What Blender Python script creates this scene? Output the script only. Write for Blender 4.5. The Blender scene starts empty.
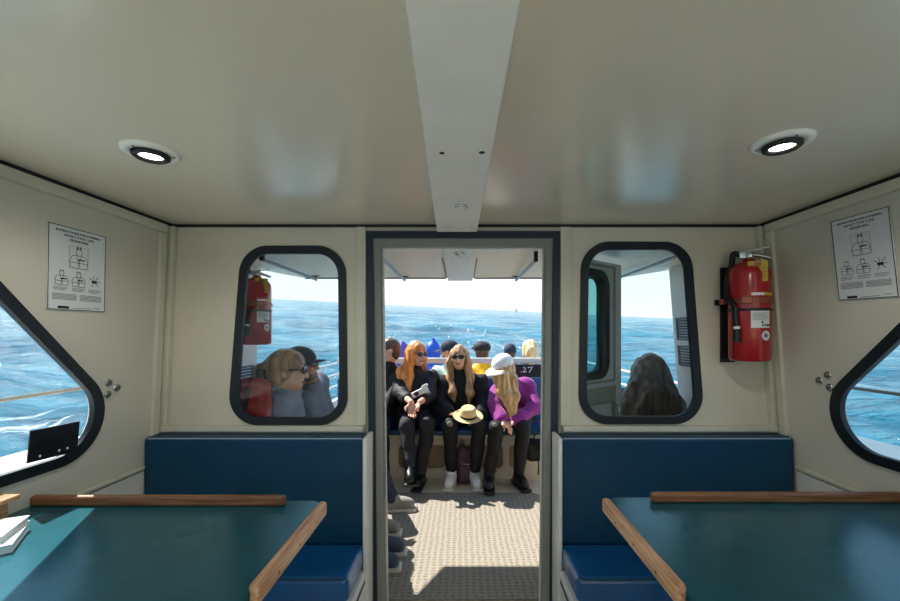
import bpy, bmesh, math, random
import numpy as np
from mathutils import Vector, Matrix

# ------------------------------------------------------------------ camera / world / sun
SC = bpy.context.scene
COL = SC.collection
random.seed(7)
F, CX, CY, H = 400.0, 462.0, 333.0, 1.42      # focal length and vanishing point in pixels, eye height in metres
cam_d = bpy.data.cameras.new('camera')
cam_d.sensor_width = 36.0
cam_d.lens = F / 900.0 * 36.0
cam_d.shift_x = -(CX - 450.0) / 900.0
cam_d.shift_y = (CY - 300.5) / 900.0
cam_d.clip_start = 0.02
cam_d.clip_end = 30000
cam = bpy.data.objects.new('camera', cam_d)
COL.objects.link(cam)
cam.location = (0, 0, H)
cam.rotation_euler = (math.pi / 2, 0, 0)
SC.camera = cam

# the boat rolls and pitches on the sea: the sea's own axes seen from the boat
SEA_R = Vector((1, 0, -0.0491)).normalized()
SEA_F0 = Vector((0, 1, 0.0620))
SEA_N = SEA_R.cross(SEA_F0).normalized()
SEA_F = SEA_N.cross(SEA_R).normalized()
SUN_T = Vector((0.63, -0.45, -1.0)).normalized()          # the way sunlight travels

SKY_STRENGTH = 0.96
SUN_ENERGY = 7.6
SC.view_settings.view_transform = 'Standard'
SC.view_settings.look = 'None'
SC.view_settings.gamma = 1.0
SC.view_settings.exposure = 0.42
SC.view_settings.use_curve_mapping = False

world = bpy.data.worlds.new('sky_world')
SC.world = world
world.use_nodes = True
nt = world.node_tree
nt.nodes.clear()
wo = nt.nodes.new('ShaderNodeOutputWorld')
bg = nt.nodes.new('ShaderNodeBackground')
tc = nt.nodes.new('ShaderNodeTexCoord')
up_dot = nt.nodes.new('ShaderNodeVectorMath')
up_dot.operation = 'DOT_PRODUCT'
up_dot.inputs[1].default_value = SEA_N
nt.links.new(tc.outputs['Generated'], up_dot.inputs[0])
sky = nt.nodes.new('ShaderNodeValToRGB')                  # clear hazy sky: pale at the horizon, blue overhead
cr = sky.color_ramp
cr.elements[0].position = 0.0
cr.elements[0].color = (0.95, 1.0, 1.0, 1)
cr.elements[1].position = 1.0
cr.elements[1].color = (0.17, 0.33, 0.62, 1)
e = cr.elements.new(0.16); e.color = (0.80, 0.94, 1.0, 1)
e = cr.elements.new(0.45); e.color = (0.40, 0.62, 0.90, 1)
nt.links.new(up_dot.outputs['Value'], sky.inputs['Fac'])
nt.links.new(sky.outputs[0], bg.inputs['Color'])
bg.inputs['Strength'].default_value = SKY_STRENGTH
nt.links.new(bg.outputs[0], wo.inputs['Surface'])

sun_d = bpy.data.lights.new('sun', 'SUN')
sun_d.energy = SUN_ENERGY
sun_d.angle = math.radians(0.55)
sun_d.color = (1.0, 0.95, 0.87)
sun = bpy.data.objects.new('sun', sun_d)
COL.objects.link(sun)
sun.location = (-4, 5, 9)
sun.rotation_euler = SUN_T.to_track_quat('-Z', 'Y').to_euler()

# ------------------------------------------------------------------ materials
MATS = {}

def srgb(r, g, b):
    def c(v):
        v /= 255.0
        return v / 12.92 if v <= 0.04045 else ((v + 0.055) / 1.055) ** 2.4
    return (c(r), c(g), c(b), 1.0)

def mat(name, col, rough=0.5, metal=0.0, var=0.06, vscale=6.0, bump=0.0, bscale=60.0, stretch=(1, 1, 1),
        coat=0.0, emit=None, spec=None, col2=None, sheen=0.0, bdist=0.004):
    """procedural principled material: noise-varied colour, optional fine relief"""
    if name in MATS:
        return MATS[name]
    m = bpy.data.materials.new(name)
    m.use_nodes = True
    n, l = m.node_tree.nodes, m.node_tree.links
    b = n['Principled BSDF']
    b.inputs['Roughness'].default_value = rough
    b.inputs['Metallic'].default_value = metal
    if coat:
        b.inputs['Coat Weight'].default_value = coat
        b.inputs['Coat Roughness'].default_value = 0.1
    if sheen:
        b.inputs['Sheen Weight'].default_value = sheen
    if spec is not None:
        b.inputs['Specular IOR Level'].default_value = spec
    t = n.new('ShaderNodeTexCoord')
    mp = n.new('ShaderNodeMapping')
    mp.inputs['Scale'].default_value = stretch
    l.new(t.outputs['Object'], mp.inputs['Vector'])
    nz = n.new('ShaderNodeTexNoise')
    nz.inputs['Scale'].default_value = vscale
    nz.inputs['Detail'].default_value = 4
    l.new(mp.outputs[0], nz.inputs['Vector'])
    rp = n.new('ShaderNodeValToRGB')
    if col2 is None:
        a = tuple(max(0, v * (1 - var)) for v in col[:3]) + (1,)
        c = tuple(min(1, v * (1 + var)) for v in col[:3]) + (1,)
    else:
        a, c = col, col2
    rp.color_ramp.elements[0].color = a
    rp.color_ramp.elements[1].color = c
    rp.color_ramp.elements[0].position = 0.3
    rp.color_ramp.elements[1].position = 0.7
    l.new(nz.outputs['Fac'], rp.inputs['Fac'])
    l.new(rp.outputs[0], b.inputs['Base Color'])
    if bump:
        n2 = n.new('ShaderNodeTexNoise')
        n2.inputs['Scale'].default_value = bscale
        n2.inputs['Detail'].default_value = 3
        l.new(mp.outputs[0], n2.inputs['Vector'])
        bp = n.new('ShaderNodeBump')
        bp.inputs['Strength'].default_value = bump
        bp.inputs['Distance'].default_value = bdist
        l.new(n2.outputs['Fac'], bp.inputs['Height'])
        l.new(bp.outputs[0], b.inputs['Normal'])
    if emit:
        b.inputs['Emission Color'].default_value = emit[0]
        b.inputs['Emission Strength'].default_value = emit[1]
    MATS[name] = m
    return m

def glass_mat(name, tint, refl=1.0):
    m = bpy.data.materials.new(name)
    m.use_nodes = True
    n, l = m.node_tree.nodes, m.node_tree.links
    n.clear()
    o = n.new('ShaderNodeOutputMaterial')
    tr = n.new('ShaderNodeBsdfTransparent')
    tr.inputs[0].default_value = tint
    gl = n.new('ShaderNodeBsdfGlossy')
    gl.inputs['Roughness'].default_value = 0.015
    lw = n.new('ShaderNodeLayerWeight')           # facing term: the same from either side of the sheet
    lw.inputs['Blend'].default_value = 0.5
    pw = n.new('ShaderNodeMath')
    pw.operation = 'POWER'
    pw.inputs[1].default_value = 4.0
    l.new(lw.outputs['Facing'], pw.inputs[0])
    mth = n.new('ShaderNodeMath')
    mth.operation = 'MULTIPLY_ADD'
    mth.inputs[1].default_value = 0.5 * refl
    mth.inputs[2].default_value = 0.010 * refl
    l.new(pw.outputs[0], mth.inputs[0])
    mx = n.new('ShaderNodeMixShader')
    l.new(mth.outputs[0], mx.inputs[0])
    l.new(tr.outputs[0], mx.inputs[1])
    l.new(gl.outputs[0], mx.inputs[2])
    l.new(mx.outputs[0], o.inputs['Surface'])
    return m

def wood_mat(name, c1, c2, axis, rough=0.35):
    m = bpy.data.materials.new(name)
    m.use_nodes = True
    n, l = m.node_tree.nodes, m.node_tree.links
    b = n['Principled BSDF']
    b.inputs['Roughness'].default_value = rough
    t = n.new('ShaderNodeTexCoord')
    mp = n.new('ShaderNodeMapping')
    s = [60, 60, 60]
    s[axis] = 3.0
    mp.inputs['Scale'].default_value = s
    l.new(t.outputs['Object'], mp.inputs['Vector'])
    nz = n.new('ShaderNodeTexNoise')
    nz.inputs['Scale'].default_value = 1.6
    nz.inputs['Detail'].default_value = 6
    nz.inputs['Distortion'].default_value = 0.6
    l.new(mp.outputs[0], nz.inputs['Vector'])
    rp = n.new('ShaderNodeValToRGB')
    rp.color_ramp.elements[0].color = c1
    rp.color_ramp.elements[1].color = c2
    rp.color_ramp.elements[0].position = 0.32
    rp.color_ramp.elements[1].position = 0.68
    l.new(nz.outputs['Fac'], rp.inputs['Fac'])
    l.new(rp.outputs[0], b.inputs['Base Color'])
    bp = n.new('ShaderNodeBump')
    bp.inputs['Strength'].default_value = 0.15
    bp.inputs['Distance'].default_value = 0.002
    l.new(nz.outputs['Fac'], bp.inputs['Height'])
    l.new(bp.outputs[0], b.inputs['Normal'])
    return m

M_WALL = mat('cream_wall_paint', srgb(218, 210, 192), 0.42, var=0.03, vscale=3, bump=0.05, bscale=240)
M_SIDE = mat('side_wall_laminate', srgb(219, 212, 198), 0.42, var=0.035, vscale=2, bump=0.05, bscale=240)
M_CEIL = mat('satin_ceiling_panel', srgb(228, 219, 201), 0.2, spec=0.8, var=0.025, vscale=2.5, bump=0.03, bscale=300)
M_BEAM = mat('beam_white', srgb(242, 240, 232), 0.4, var=0.03, vscale=9)
M_TRIM = mat('cream_trim', srgb(216, 211, 192), 0.4, var=0.04, vscale=8)
M_BLACK = mat('black_seam', srgb(18, 18, 20), 0.6)
M_GASKET = mat('navy_rubber_gasket', srgb(10, 20, 30), 0.5, var=0.12, vscale=14)
M_NAVYF = mat('navy_door_frame', srgb(12, 32, 48), 0.45, var=0.1, vscale=10)
M_ALU = mat('brushed_aluminium', srgb(170, 170, 165), 0.38, 0.75, var=0.06, vscale=30, stretch=(1, 1, 0.1))
M_GREYP = mat('grey_frame_paint', srgb(142, 141, 135), 0.45, var=0.05)
M_STEEL = mat('polished_steel', srgb(205, 205, 205), 0.2, 1.0, var=0.03)
M_SCREW = mat('dark_screw', srgb(60, 55, 50), 0.4, 0.8)
M_WHITE = mat('gloss_white_gelcoat', srgb(232, 230, 224), 0.3, var=0.03, vscale=4)
M_CREAM = mat('cream_gelcoat', srgb(214, 202, 178), 0.45, var=0.05, vscale=4)
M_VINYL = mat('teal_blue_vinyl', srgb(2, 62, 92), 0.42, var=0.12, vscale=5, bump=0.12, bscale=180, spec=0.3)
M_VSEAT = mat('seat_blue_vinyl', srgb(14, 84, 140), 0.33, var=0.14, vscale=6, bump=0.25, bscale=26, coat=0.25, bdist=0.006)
M_PIPING = mat('blue_piping', srgb(150, 165, 190), 0.35, var=0.08)
M_TABLE = mat('dark_teal_table_laminate', srgb(16, 80, 88), 0.25, spec=0.95, var=0.1, vscale=10, bump=0.02, bscale=120)
M_TABLE.node_tree.nodes['Principled BSDF'].inputs['Specular Tint'].default_value = (0.22, 0.62, 1.0, 1)     # tint colours the gloss to imitate blue window reflections
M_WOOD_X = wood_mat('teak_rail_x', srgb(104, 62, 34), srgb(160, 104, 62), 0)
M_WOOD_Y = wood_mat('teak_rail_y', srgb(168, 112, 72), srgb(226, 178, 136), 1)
M_GLASS = glass_mat('window_glass', (0.90, 0.96, 0.97, 1), 1.3)
M_GLASS_T = glass_mat('tinted_door_glass', (0.42, 0.66, 0.66, 1), 1.3)
M_PAPER = mat('white_paper', srgb(232, 234, 236), 0.6, var=0.02)
M_INK = mat('black_ink', srgb(28, 28, 32), 0.7)
M_INKG = mat('grey_ink', srgb(120, 122, 126), 0.7)
M_RED = mat('extinguisher_red', srgb(176, 22, 24), 0.22, var=0.08, coat=0.5)
M_HOSE = mat('black_rubber', srgb(20, 22, 26), 0.5, var=0.1)
M_COPPER = mat('copper_strap', srgb(150, 84, 60), 0.35, 0.55, var=0.15)
M_YELLOW = mat('yellow_tag', srgb(214, 176, 60), 0.6, var=0.06)
M_LENS = mat('lamp_lens', srgb(255, 250, 235), 0.4, emit=((1.0, 0.96, 0.86, 1), 9.0))
M_RAILW = mat('white_rail_paint', srgb(226, 224, 218), 0.35)
M_DECK = mat('deck_nonskid', srgb(218, 204, 182), 0.7, var=0.06, vscale=5, bump=0.2, bscale=220)
M_LOUVER = mat('blue_grey_louver', srgb(86, 100, 122), 0.45)

# ------------------------------------------------------------------ scene helpers
def wloc(o):
    v = Vector((0, 0, 0))
    while o is not None:
        v += o.location
        o = o.parent
    return v

def tag(o, label=None, cat=None, group=None, kind=None):
    if label: o['label'] = label
    if cat: o['category'] = cat
    if group: o['group'] = group
    if kind: o['kind'] = kind
    return o

def thing(name, loc, label, cat, group=None, kind=None):
    o = bpy.data.objects.new(name, None)
    o.empty_display_size = 0.05
    COL.objects.link(o)
    o.location = loc
    return tag(o, label, cat, group, kind)

def link_mesh(name, me, parent=None, origin=None):
    """link a mesh whose vertices are in scene metres; its origin goes to the foot of its box"""
    n = len(me.vertices)
    co = np.empty(n * 3, np.float32)
    me.vertices.foreach_get('co', co)
    co = co.reshape(-1, 3)
    if origin is None:
        lo, hi = co.min(0), co.max(0)
        origin = Vector(((lo[0] + hi[0]) / 2, (lo[1] + hi[1]) / 2, lo[2]))
    co -= np.array(origin, np.float32)
    me.vertices.foreach_set('co', co.ravel())
    me.update()
    o = bpy.data.objects.new(name, me)
    COL.objects.link(o)
    if parent is not None:
        o.parent = parent
        o.location = Vector(origin) - wloc(parent)
    else:
        o.location = origin
    return o

class MB:
    """collects shapes; build() links them as ONE mesh object"""
    def __init__(s):
        s.v, s.f, s.sm = [], [], []
    def add(s, vs, fs, smooth=False):
        k = len(s.v)
        s.v += [tuple(p) for p in vs]
        for f in fs:
            s.f.append([i + k for i in f])
            s.sm.append(smooth)
        return s
    def box(s, lo, hi):
        x0, y0, z0 = lo; x1, y1, z1 = hi
        return s.add([(x0, y0, z0), (x1, y0, z0), (x1, y1, z0), (x0, y1, z0), (x0, y0, z1), (x1, y0, z1), (x1, y1, z1), (x0, y1, z1)],
                     [(0, 3, 2, 1), (4, 5, 6, 7), (0, 1, 5, 4), (1, 2, 6, 5), (2, 3, 7, 6), (3, 0, 4, 7)])
    def obox(s, c, ax, half):
        c = Vector(c); a = [Vector(v).normalized() * h for v, h in zip(ax, half)]
        vs = []
        for sz in (-1, 1):
            for sx, sy in ((-1, -1), (1, -1), (1, 1), (-1, 1)):
                vs.append(c + a[0] * sx + a[1] * sy + a[2] * sz)
        return s.add(vs, [(0, 3, 2, 1), (4, 5, 6, 7), (0, 1, 5, 4), (1, 2, 6, 5), (2, 3, 7, 6), (3, 0, 4, 7)])
    def hexa(s, vs):
        """eight corners: bottom ring then top ring"""
        return s.add(vs, [(0, 3, 2, 1), (4, 5, 6, 7), (0, 1, 5, 4), (1, 2, 6, 5), (2, 3, 7, 6), (3, 0, 4, 7)])
    def tube(s, pts, r, n=10, caps=True):
        pts = [Vector(p) for p in pts]
        rs = r if isinstance(r, (list, tuple)) else [r] * len(pts)
        up = None
        rings = []
        for i, p in enumerate(pts):
            d = (pts[min(i + 1, len(pts) - 1)] - pts[max(i - 1, 0)]).normalized()
            if up is None:
                up = Vector((0, 0, 1)) if abs(d.z) < 0.9 else Vector((1, 0, 0))
            a = d.cross(up).normalized()
            b = a.cross(d).normalized()
            up = b
            rings.append([p + (a * math.cos(2 * math.pi * k / n) + b * math.sin(2 * math.pi * k / n)) * rs[i] for k in range(n)])
        vs = [v for ring in rings for v in ring]
        fs = []
        for i in range(len(pts) - 1):
            for k in range(n):
                k2 = (k + 1) % n
                fs.append((i * n + k, i * n + k2, (i + 1) * n + k2, (i + 1) * n + k))
        s.add(vs, fs, True)
        if caps:
            s.add(rings[0], [tuple(range(n))[::-1]])
            s.add(rings[-1], [tuple(range(n))])
        return s
    def lathe(s, prof, base, axis=(0, 0, 1), n=32, sx=1.0, ref=None):
        """prof: list of (radius, height)"""
        base = Vector(base); u = Vector(axis).normalized()
        a = Vector(ref) if ref is not None else (Vector((1, 0, 0)) if abs(u.x) < 0.9 else Vector((0, 1, 0)))
        a = (a - u * a.dot(u)).normalized()
        b = u.cross(a)
        vs, fs = [], []
        for r, h in prof:
            for k in range(n):
                t = 2 * math.pi * k / n
                vs.append(base + u * h + a * (r * sx * math.cos(t)) + b * (r * math.sin(t)))
        for i in range(len(prof) - 1):
            for k in range(n):
                k2 = (k + 1) % n
                fs.append((i * n + k, i * n + k2, (i + 1) * n + k2, (i + 1) * n + k))
        s.add(vs, fs, True)
        return s
    def disc(s, c, axis, r, n=24):
        c = Vector(c); u = Vector(axis).normalized()
        a = Vector((1, 0, 0)) if abs(u.x) < 0.9 else Vector((0, 1, 0))
        a = (a - u * a.dot(u)).normalized(); b = u.cross(a)
        return s.add([c + (a * math.cos(2 * math.pi * k / n) + b * math.sin(2 * math.pi * k / n)) * r for k in range(n)], [tuple(range(n))])
    def build(s, name, m, parent=None, bevel=0.0, seg=2, label=None):
        me = bpy.data.meshes.new(name)
        me.from_pydata(s.v, [], s.f)
        me.polygons.foreach_set('use_smooth', s.sm)
        me.materials.append(m)
        me.update()
        o = link_mesh(name, me, parent)
        if bevel:
            md = o.modifiers.new('bevel', 'BEVEL')
            md.width = bevel
            md.segments = seg
            md.limit_method = 'ANGLE'
            md.angle_limit = math.radians(40)
            md.harden_normals = False
        if label: o['label'] = label
        return o

def bx(name, lo, hi, m, parent=None, bevel=0.0, seg=2, label=None):
    return MB().box(lo, hi).build(name, m, parent, bevel, seg, label)

def P(px, py, Y):
    return Vector(((px - CX) / F * Y, Y, H - (py - CY) / F * Y))

def offset_poly(c, d):
    """inset a convex counter-clockwise polygon by d"""
    n = len(c); out = []
    for i in range(n):
        a, b, e = Vector(c[i - 1]), Vector(c[i]), Vector(c[(i + 1) % n])
        d1 = (b - a).normalized(); d2 = (e - b).normalized()
        n1 = Vector((-d1.y, d1.x)); n2 = Vector((-d2.y, d2.x))
        bis = (n1 + n2)
        out.append(tuple(b + bis * (d / (1 + n1.dot(n2)))))
    return out

def round_poly(c, r, seg=16):
    n = len(c); rs = r if isinstance(r, (list, tuple)) else [r] * n
    out = []
    for i in range(n):
        a, b, e = Vector(c[i - 1]), Vector(c[i]), Vector(c[(i + 1) % n])
        d1 = (a - b).normalized(); d2 = (e - b).normalized()
        ang = d1.angle(d2)
        if rs[i] <= 1e-5:
            out.append(tuple(b)); continue
        t = rs[i] / math.tan(ang / 2)
        p1, p2 = b + d1 * t, b + d2 * t
        cen = b + (d1 + d2).normalized() * (rs[i] / math.sin(ang / 2))
        a1 = math.atan2(p1.y - cen.y, p1.x - cen.x); a2 = math.atan2(p2.y - cen.y, p2.x - cen.x)
        da = a2 - a1
        while da > math.pi: da -= 2 * math.pi
        while da < -math.pi: da += 2 * math.pi
        for k in range(seg + 1):
            q = a1 + da * k / seg
            out.append((cen.x + rs[i] * math.cos(q), cen.y + rs[i] * math.sin(q)))
    return out

def plate(name, outer, holes, t0, t1, frame, m, parent=None, bevel=0.0):
    """a sheet with holes: outlines in (u,v), thickness t0..t1 along w, frame(u,v,w) gives the point"""
    cu = bpy.data.curves.new(name, 'CURVE')
    cu.dimensions = '2D'
    cu.fill_mode = 'BOTH'
    cu.extrude = abs(t1 - t0) / 2
    if bevel:
        cu.bevel_depth = bevel
        cu.bevel_resolution = 2
        cu.offset = -bevel
    for poly in [outer] + list(holes):
        sp = cu.splines.new('POLY')
        sp.points.add(len(poly) - 1)
        for q, pt in zip(sp.points, poly):
            q.co = (pt[0], pt[1], 0, 1)
        sp.use_cyclic_u = True
    tmp = bpy.data.objects.new(name + '_tmp', cu)
    COL.objects.link(tmp)
    dg = bpy.context.evaluated_depsgraph_get()
    me = bpy.data.meshes.new_from_object(tmp.evaluated_get(dg))
    bpy.data.objects.remove(tmp)
    bpy.data.curves.remove(cu)
    mid = (t0 + t1) / 2
    for v in me.vertices:
        v.co = Vector(frame(v.co.x, v.co.y, v.co.z + mid))
    bm = bmesh.new(); bm.from_mesh(me)
    bmesh.ops.remove_doubles(bm, verts=bm.verts, dist=1e-5)
    bmesh.ops.recalc_face_normals(bm, faces=bm.faces)
    bm.to_mesh(me); bm.free()
    me.name = name
    me.materials.clear(); me.materials.append(m)
    return link_mesh(name, me, parent)

def text_mesh(name, s, size, frame, m, parent=None, depth=0.0004, align='CENTER', width=None):
    cu = bpy.data.curves.new(name, 'FONT')
    cu.body = s; cu.size = size; cu.align_x = align; cu.extrude = depth
    cu.resolution_u = 2
    tmp = bpy.data.objects.new(name + '_tmp', cu)
    COL.objects.link(tmp)
    dg = bpy.context.evaluated_depsgraph_get()
    me = bpy.data.meshes.new_from_object(tmp.evaluated_get(dg))
    bpy.data.objects.remove(tmp); bpy.data.curves.remove(cu)
    xs = [v.co.x for v in me.vertices]
    sx = width / (max(xs) - min(xs)) if width else 1.0
    for v in me.vertices:
        v.co = Vector(frame(v.co.x * sx, v.co.y, v.co.z))
    me.materials.clear(); me.materials.append(m)
    return link_mesh(name, me, parent)

def copy_thing(o, dloc, label=None):
    c = o.copy(); COL.objects.link(c)
    c.location = o.location + Vector(dloc)
    if label: c['label'] = label
    for ch in [x for x in COL.objects if x.parent == o]:
        d = ch.copy(); COL.objects.link(d); d.parent = c
        for g in [x for x in COL.objects if x.parent == ch]:
            e = g.copy(); COL.objects.link(e); e.parent = d
    return c

# ------------------------------------------------------------------ implicit surfaces for people, hair, clothes
def _n(v):
    v = np.asarray(v, float)
    return v / max(np.linalg.norm(v), 1e-9)

class SDF:
    def __init__(s, h):
        s.h = h; s.pr = []
    def cone(s, a, b, ra, rb, k=0.02):
        s.pr.append(('c', np.array(a, float), np.array(b, float), ra, rb, k)); return s
    def chain(s, pts, rs, k=0.02):
        for i in range(len(pts) - 1):
            s.cone(pts[i], pts[i + 1], rs[i], rs[i + 1], k)
        return s
    def ell(s, c, rad, ax=None, k=0.02):
        ax = np.eye(3) if ax is None else np.array([_n(a) for a in ax])
        s.pr.append(('e', np.array(c, float), np.array(rad, float), ax, None, k)); return s
    def box(s, c, half, ax=None, r=0.01, k=0.01):
        ax = np.eye(3) if ax is None else np.array([_n(a) for a in ax])
        s.pr.append(('b', np.array(c, float), np.array(half, float), ax, r, k)); return s
    def cut(s, c, rad, ax=None, k=0.01):
        ax = np.eye(3) if ax is None else np.array([_n(a) for a in ax])
        s.pr.append(('x', np.array(c, float), np.array(rad, float), ax, None, k)); return s
    def bounds(s):
        lo, hi = [], []
        for p in s.pr:
            if p[0] == 'x': continue
            if p[0] == 'c':
                r = max(p[3], p[4]); lo.append(np.minimum(p[1], p[2]) - r); hi.append(np.maximum(p[1], p[2]) + r)
            else:
                r = np.abs(p[3]).T @ p[2]; lo.append(p[1] - r); hi.append(p[1] + r)
        return np.min(lo, 0), np.max(hi, 0)
    def verts_faces(s, noise=None, grow=0.0):
        h = s.h
        lo, hi = s.bounds()
        pad = 3 * h + 0.02 + abs(grow)
        lo -= pad; hi += pad
        N = np.ceil((hi - lo) / h).astype(int) + 1
        d = np.full(N, 0.5, np.float32)
        ax_ = [lo[i] + h * np.arange(N[i]) for i in range(3)]
        for p in s.pr:
            k = p[5]
            m = 3 * h + k + 0.012 + abs(grow)
            if p[0] == 'c':
                r = max(p[3], p[4]); a = np.minimum(p[1], p[2]) - r; b = np.maximum(p[1], p[2]) + r
            else:
                r = np.abs(p[3]).T @ p[2]; a = p[1] - r; b = p[1] + r
            i0 = np.maximum(0, np.floor((a - m - lo) / h).astype(int)); i1 = np.minimum(N, np.ceil((b + m - lo) / h).astype(int) + 1)
            if np.any(i1 <= i0): continue
            sl = tuple(slice(i0[i], i1[i]) for i in range(3))
            g = np.stack(np.meshgrid(*[ax_[i][sl[i]] for i in range(3)], indexing='ij'), -1)
            if p[0] == 'c':
                ba = p[2] - p[1]; pa = g - p[1]
                t = np.clip(pa @ ba / max(ba @ ba, 1e-9), 0, 1)
                q = np.linalg.norm(pa - t[..., None] * ba, axis=-1) - (p[3] + (p[4] - p[3]) * t)
            elif p[0] == 'b':
                w = np.abs((g - p[1]) @ p[3].T) - (p[2] - p[4])
                q = np.linalg.norm(np.maximum(w, 0), axis=-1) + np.minimum(w.max(-1), 0) - p[4]
            else:
                w = (g - p[1]) @ p[3].T / p[2]
                k0 = np.linalg.norm(w, axis=-1); k1 = np.linalg.norm(w / p[2], axis=-1)
                q = k0 * (k0 - 1) / np.maximum(k1, 1e-6)
            cur = d[sl]
            if p[0] == 'x':
                q = -q
                hh = np.clip(0.5 - 0.5 * (cur - q) / k, 0, 1)
                d[sl] = cur * (1 - hh) + q * hh + k * hh * (1 - hh)
            else:
                hh = np.clip(0.5 + 0.5 * (cur - q) / k, 0, 1)
                d[sl] = cur * (1 - hh) + q * hh - k * hh * (1 - hh)
        if grow: d -= grow
        if noise is not None:
            g = np.stack(np.meshgrid(*ax_, indexing='ij'), -1)
            d += noise(g).astype(np.float32)
        sg = d < 0
        c = np.zeros(N - 1, np.int8)
        for o in [(i, j, k) for i in (0, 1) for j in (0, 1) for k in (0, 1)]:
            c += sg[o[0]:N[0] - 1 + o[0], o[1]:N[1] - 1 + o[1], o[2]:N[2] - 1 + o[2]]
        act = (c > 0) & (c < 8)
        ii, jj, kk = np.nonzero(act)
        idx = np.full(N - 1, -1, np.int64); idx[act] = np.arange(len(ii))
        acc = np.zeros((len(ii), 3)); cnt = np.zeros(len(ii))
        cor = [(i, j, k) for i in (0, 1) for j in (0, 1) for k in (0, 1)]
        for o0 in cor:
            for ax in range(3):
                if o0[ax]: continue
                o1 = list(o0); o1[ax] = 1
                d0 = d[ii + o0[0], jj + o0[1], kk + o0[2]]; d1 = d[ii + o1[0], jj + o1[1], kk + o1[2]]
                mm = (d0 < 0) != (d1 < 0)
                t = np.where(mm, d0 / np.where(mm, d0 - d1, 1), 0)
                pos = np.array(o0, float)[None, :] + t[:, None] * np.eye(3)[ax][None, :]
                acc[mm] += pos[mm]; cnt[mm] += 1
        V = lo + h * (np.stack([ii, jj, kk], -1) + acc / np.maximum(cnt, 1)[:, None])
        faces = []
        for ax in range(3):
            a, b = (ax + 1) % 3, (ax + 2) % 3
            s0 = [slice(None)] * 3; s1 = [slice(None)] * 3
            s0[ax] = slice(0, N[ax] - 1); s1[ax] = slice(1, N[ax])
            for q in (s0, s1):
                q[a] = slice(1, N[a] - 1); q[b] = slice(1, N[b] - 1)
            A, B = sg[tuple(s0)], sg[tuple(s1)]
            e = np.nonzero(A != B)
            base = [e[0].copy(), e[1].copy(), e[2].copy()]
            base[a] = base[a] + 1; base[b] = base[b] + 1
            def cell(da, db):
                q = [base[0].copy(), base[1].copy(), base[2].copy()]
                q[a] = q[a] + da; q[b] = q[b] + db
                return idx[q[0], q[1], q[2]]
            quad = np.stack([cell(-1, -1), cell(0, -1), cell(0, 0), cell(-1, 0)], -1)
            flip = ~A[e]
            quad[flip] = quad[flip][:, ::-1]
            faces.append(quad)
        Fq = np.concatenate(faces)
        Fq = Fq[(Fq >= 0).all(1)]
        return V, Fq
    def build(s, name, m, parent, noise=None, grow=0.0, label=None, floor=None):
        V, Fq = s.verts_faces(noise, grow)
        if floor is not None: V[:, 2] = np.maximum(V[:, 2], floor)
        me = bpy.data.meshes.new(name)
        nv, nf = len(V), len(Fq)
        me.vertices.add(nv); me.vertices.foreach_set('co', V.astype(np.float32).ravel())
        me.loops.add(nf * 4); me.loops.foreach_set('vertex_index', Fq.astype(np.int32).ravel())
        me.polygons.add(nf)
        me.polygons.foreach_set('loop_start', np.arange(0, nf * 4, 4, dtype=np.int32))
        me.polygons.foreach_set('use_smooth', np.ones(nf, bool))
        me.update(calc_edges=True)
        me.validate()
        me.materials.append(m)
        o = link_mesh(name, me, parent)
        if label: o['label'] = label
        return o

def folds(amp, f=26.0, seed=0.0):
    def fn(g):
        x, y, z = g[..., 0] + seed, g[..., 1], g[..., 2]
        return amp * (np.sin(f * z + 9 * np.sin(5 * x + 2) + 7 * y) * 0.7 + np.sin(f * 1.3 * x + 11 * z + 5 * np.sin(9 * y)) * 0.6 + .5 * np.abs(np.sin(f * 1.9 * (z + .4 * x) + 6 * np.sin(13 * y + 3 * x))))
    return fn

def strands(amp, axis, f=150.0):
    axis = np.array(axis, float)
    ax2 = _n(np.cross(axis, (0, 0, 1)))
    def fn(g):
        a = g @ axis; b = g @ ax2; z = g[..., 2]
        return amp * (np.sin(f * a + 4 * np.sin(11 * z)) * 0.6 + np.sin(f * 0.8 * b + 5 * np.sin(8 * z + 1)) * 0.6 + np.sin(52 * a + 9 * z + 2 * np.sin(14 * z)))
    return fn
# ------------------------------------------------------------------ the cabin shell
YW, ZC = 1.95, 1.947          # aft bulkhead, ceiling
YF = -2.3                     # front of the wheelhouse, behind the camera
def XL(z): return -(1.414 + 0.045 * (ZC - z))
def XR(z): return 1.453 + 0.0745 * (ZC - z)
def fr_back(u, v, w): return (u, YW + w, v)
def fr_left(u, v, w): return (XL(v) - w, u, v)
def fr_right(u, v, w): return (XR(v) + w, u, v)
def bw(px, py): return ((px - CX) / F * YW, H - (py - CY) / F * YW)

floor = bx('floor', (XL(0) - .05, YF, -0.06), (XR(0) + .05, 2.0, 0.0), mat('cabin_floor_vinyl', srgb(226, 212, 188), 0.5, var=0.08), None)
tag(floor, 'tan vinyl floor inside the boat cabin', 'floor', kind='structure')
added_openings = [[(.2, -2.0), (1.2, -2.0), (1.2, -.6), (.2, -.6)], [(-1.2, -2.0), (-.2, -2.0), (-.2, -.6), (-1.2, -.6)]]  # unseen roof openings, added so sunlight bounces up off the cabin floor
ceil = plate('ceiling', [(XL(ZC) - .06, YF), (XR(ZC) + .06, YF), (XR(ZC) + .06, 2.0), (XL(ZC) - .06, 2.0)], [round_poly(q, .08) for q in added_openings], ZC, ZC + .05, lambda u, v, w: (u, v, w), M_CEIL)
tag(ceil, 'satin cream ceiling panels of the boat cabin', 'ceiling', kind='structure')

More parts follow.
